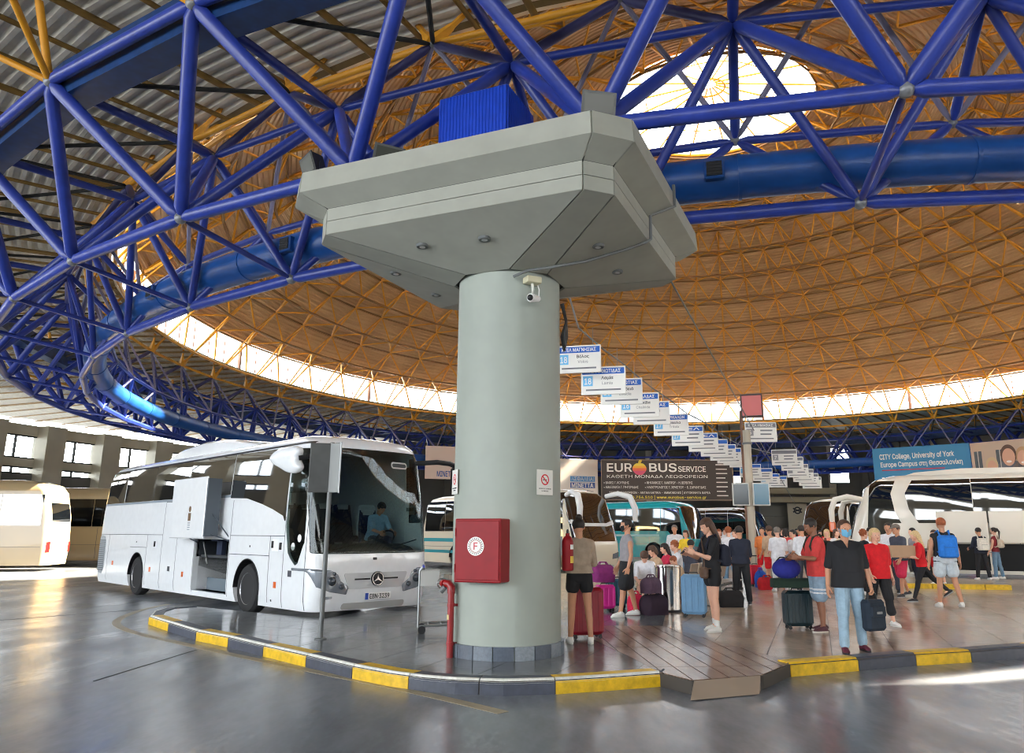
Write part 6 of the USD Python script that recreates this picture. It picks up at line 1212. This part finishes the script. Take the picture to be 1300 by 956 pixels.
for n_, (px, Y, fc, hc_, hs_, t_, b_, sk_, hh, lb_) in enumerate(CR):
    sw_ = (n_ * 37 % 11) - 5
    person(lb_, far_place(px, Y), fc, hh, sk_, (hs_, hc_), ((sw_, 4, 4), (-sw_, 4, 5)), ((sw_ + 6, 8, 20 + (n_ * 29 % 50), 10), (6 - sw_, 8, 16 + (n_ * 17 % 40), 10)), 0, (4, 0), .97 + (n_ % 3) * .03, (t_, .85, .022, .9, 0), (b_, 1.92 if b_ not in (red_c,) else .7, .018, .012), white_sh if n_ % 2 else dark_sh, fine=False)
# driver
cB, sB = math.cos(b_rot), math.sin(b_rot); dl = np.array([b_org[0] + cB * -1.32 - sB * .80, b_org[1] + sB * -1.32 + cB * .80, ZRD + 1.02])
person('coach driver in a pale blue shirt bent over behind the windscreen', dl, b_rot + math.pi / 2, 1.74, 'tan', ('short', 'dark'), SEATED, ((50, 8, 40, 14), (48, 8, 44, 14)), 18, (26, 0), 1.04, (cloth('driver_blue', (150, 186, 214)), .9, .022, .9, 0), (slate_c, 1.9, .018, .01), dark_sh)

# ---------------------------------------------------------------- luggage and litter bin
def suitcase(label, px, py, w, h, d, rgb, rz=0.0, handle=0.0, soft=False, n=4):
    p = ground(px, py); t = thing('suitcase', label, 'suitcase', (p[0], p[1], 0), rz); m = mat('case_%d_%d_%d' % rgb, rgb, .35 if not soft else .8, var=.06)
    obj('shell', bbx(-w / 2, w / 2, -d / 2, d / 2, .055, h, .05), m, t)
    if not soft:
        for i in range(n): x = -w / 2 + w * (i + .5) / n; obj('rib', bbx(x - w / n * .28, x + w / n * .28, -d / 2 - .008, d / 2 + .008, .11, h - .06, .006), m, t)
    else: obj('pocket', bbx(-w * .4, w * .4, -d / 2 - .03, -d / 2 + .02, .12, h * .62, .02), m, t)
    obj('zip_band', bx(-w / 2 - .002, w / 2 + .002, -.008, .008, .10, h - .045), black, t, smooth=False)
    for x in (-w / 2 + .06, w / 2 - .06):
        for y in (-d / 2 + .05, d / 2 - .05): obj('castor', join(move(lathe([(.012, -.012), (.028, -.012), (.028, .012), (.012, .012)], 12), (x, y, .029), rx=math.pi / 2), bx(x - .02, x + .02, y - .015, y + .015, .04, .065)), black, t, smooth=False)
    obj('carry_handle', sweep([(-.09, 0, h - .01), (-.08, 0, h + .03), (.08, 0, h + .03), (.09, 0, h - .01)], .011, 7), black, t)
    if handle:
        for x in (-.09, .09): obj('telescopic_rod', tube((x, d / 2 - .05, h - .02), (x, d / 2 - .05, h + handle), .010, 7), steel, t)
        obj('telescopic_grip', bbx(-.12, .12, d / 2 - .07, d / 2 - .03, h + handle - .005, h + handle + .03, .01), black, t)
    return t, p
suitcase('tall dark red suitcase in front of the woman in beige sweater', 745, 810, .50, .74, .30, (134, 14, 34), .2)
suitcase('pale blue ribbed hard suitcase beside the steel bin', 883, 783, .46, .78, .28, (108, 150, 186), -.3, .0)
tc_, pc_ = suitcase('dark green black suitcase with raised handle and bags on top', 1015, 798, .46, .62, .26, (22, 40, 46), .05, .52)
tag(obj('duffel_bag', move(hull([(x, y * .12, z) for x in (-.36, .36) for y, z in ((-1, 0), (1, 0), (-.9, .11), (.9, .11), (-.5, .15), (.5, .15))]), (pc_[0] - .05, pc_[1] - .04, .665)), cloth('duffel_green', (30, 52, 40)), None), 'flat dark green bag lying across the dark suitcase', 'bag')
rb = thing('round_bag', 'round royal blue bag resting on the flat green bag', 'bag', (pc_[0] - .16, pc_[1] - .06, .82))
obj('bag_body', Manifold.sphere(1, 28).scale([.24, .13, .17]).translate([0, 0, .15]), cloth('royal_blue', (40, 46, 140)), rb, smooth=60); obj('carry_strap', sweep([(-.16, 0, .27), (-.1, 0, .33), (.1, 0, .33), (.16, 0, .27)], .012, 6), black, rb)
suitcase('bright magenta suitcase behind the woman with the black mask', 769, 776, .40, .52, .24, (206, 36, 140), .3)
suitcase('dark teal suitcase behind the legs of the woman with the black mask', 783, 772, .44, .60, .24, (28, 74, 92), .1)
def duffel(label, px, py, L, r, rgb, rz, z=0.0, h=1.0):
    p = ground(px, py); t = thing('travel_bag', label, 'bag', (p[0], p[1], z), rz); m = cloth('bag_%d_%d_%d' % rgb, rgb)
    obj('bag_body', Manifold.batch_hull([Manifold.sphere(r, 20).scale([.6, 1, h]).translate([s * (L / 2 - r * .6), 0, r * h]) for s in (-1, 1)] + [mbox(-L * .4, L * .4, -r * .8, r * .8, 0, .02)]), m, t, smooth=50)
    for y in (-.3, .3): obj('handle', sweep([(-L * .22, y * r, r * 1.85 * h), (-L * .12, y * r * .6, r * 2.3 * h), (L * .12, y * r * .6, r * 2.3 * h), (L * .22, y * r, r * 1.85 * h)], .013, 6), m, t)
    obj('zip', tube((-L * .35, 0, 2 * r * h - .004), (L * .35, 0, 2 * r * h - .004), .008, 5), black, t)
duffel('purple flowered travel bag on the magenta suitcase', 767, 776, .50, .17, (128, 36, 104), .3, .57)
duffel('dark travel bag with tangled straps left of the steel bin', 831, 780, .58, .19, (48, 30, 46), .5, 0, 1.0)
duffel('mauve rucksack lying on the dark travel bag', 828, 780, .46, .15, (96, 72, 92), .8, .40)
duffel('small pink red bag by the foot of the woman with the black mask', 808, 778, .34, .15, (206, 30, 70), .2, 0, 1.2)
duffel('black travel bag under the legs of the young woman in black shorts', 928, 770, .60, .17, (30, 26, 26), .2)
duffel('red travel bag on the floor left of the dark suitcase', 975, 748, .55, .17, (190, 24, 36), .1)
suitcase('red suitcase by the crowd beside the blue bag', 960, 744, .36, .62, .24, (196, 20, 50), .2, .25)
duffel('bright blue bag between the red bags', 967, 745, .36, .16, (40, 90, 190), .9, 0, 1.5)
duffel('purple bag stowed in the open hold of the white coach', 1232, 716, .6, .2, (170, 40, 130), .2, .1); duffel('dark bag stowed in the open hold of the white coach', 1262, 716, .6, .2, (40, 40, 60), .2, .1)
bp = ground(850, 776); bn = thing('litter_bin', 'round polished steel litter bin in front of the seated group', 'bin', (bp[0], bp[1], 0))
obj('drum', lathe([(.25, .0), (.26, .02), (.26, .86), (.27, .87), (.27, .90), (.20, .91)], 40), mat('bin_steel', (190, 186, 182), .12, 1.0), bn, smooth=40); obj('base_ring', lathe([(.265, 0), (.268, .04), (.262, .05)], 40), black, bn); obj('lid_opening', lathe([(.20, .905), (.16, .915), (.0, .88)], 32), black, bn)
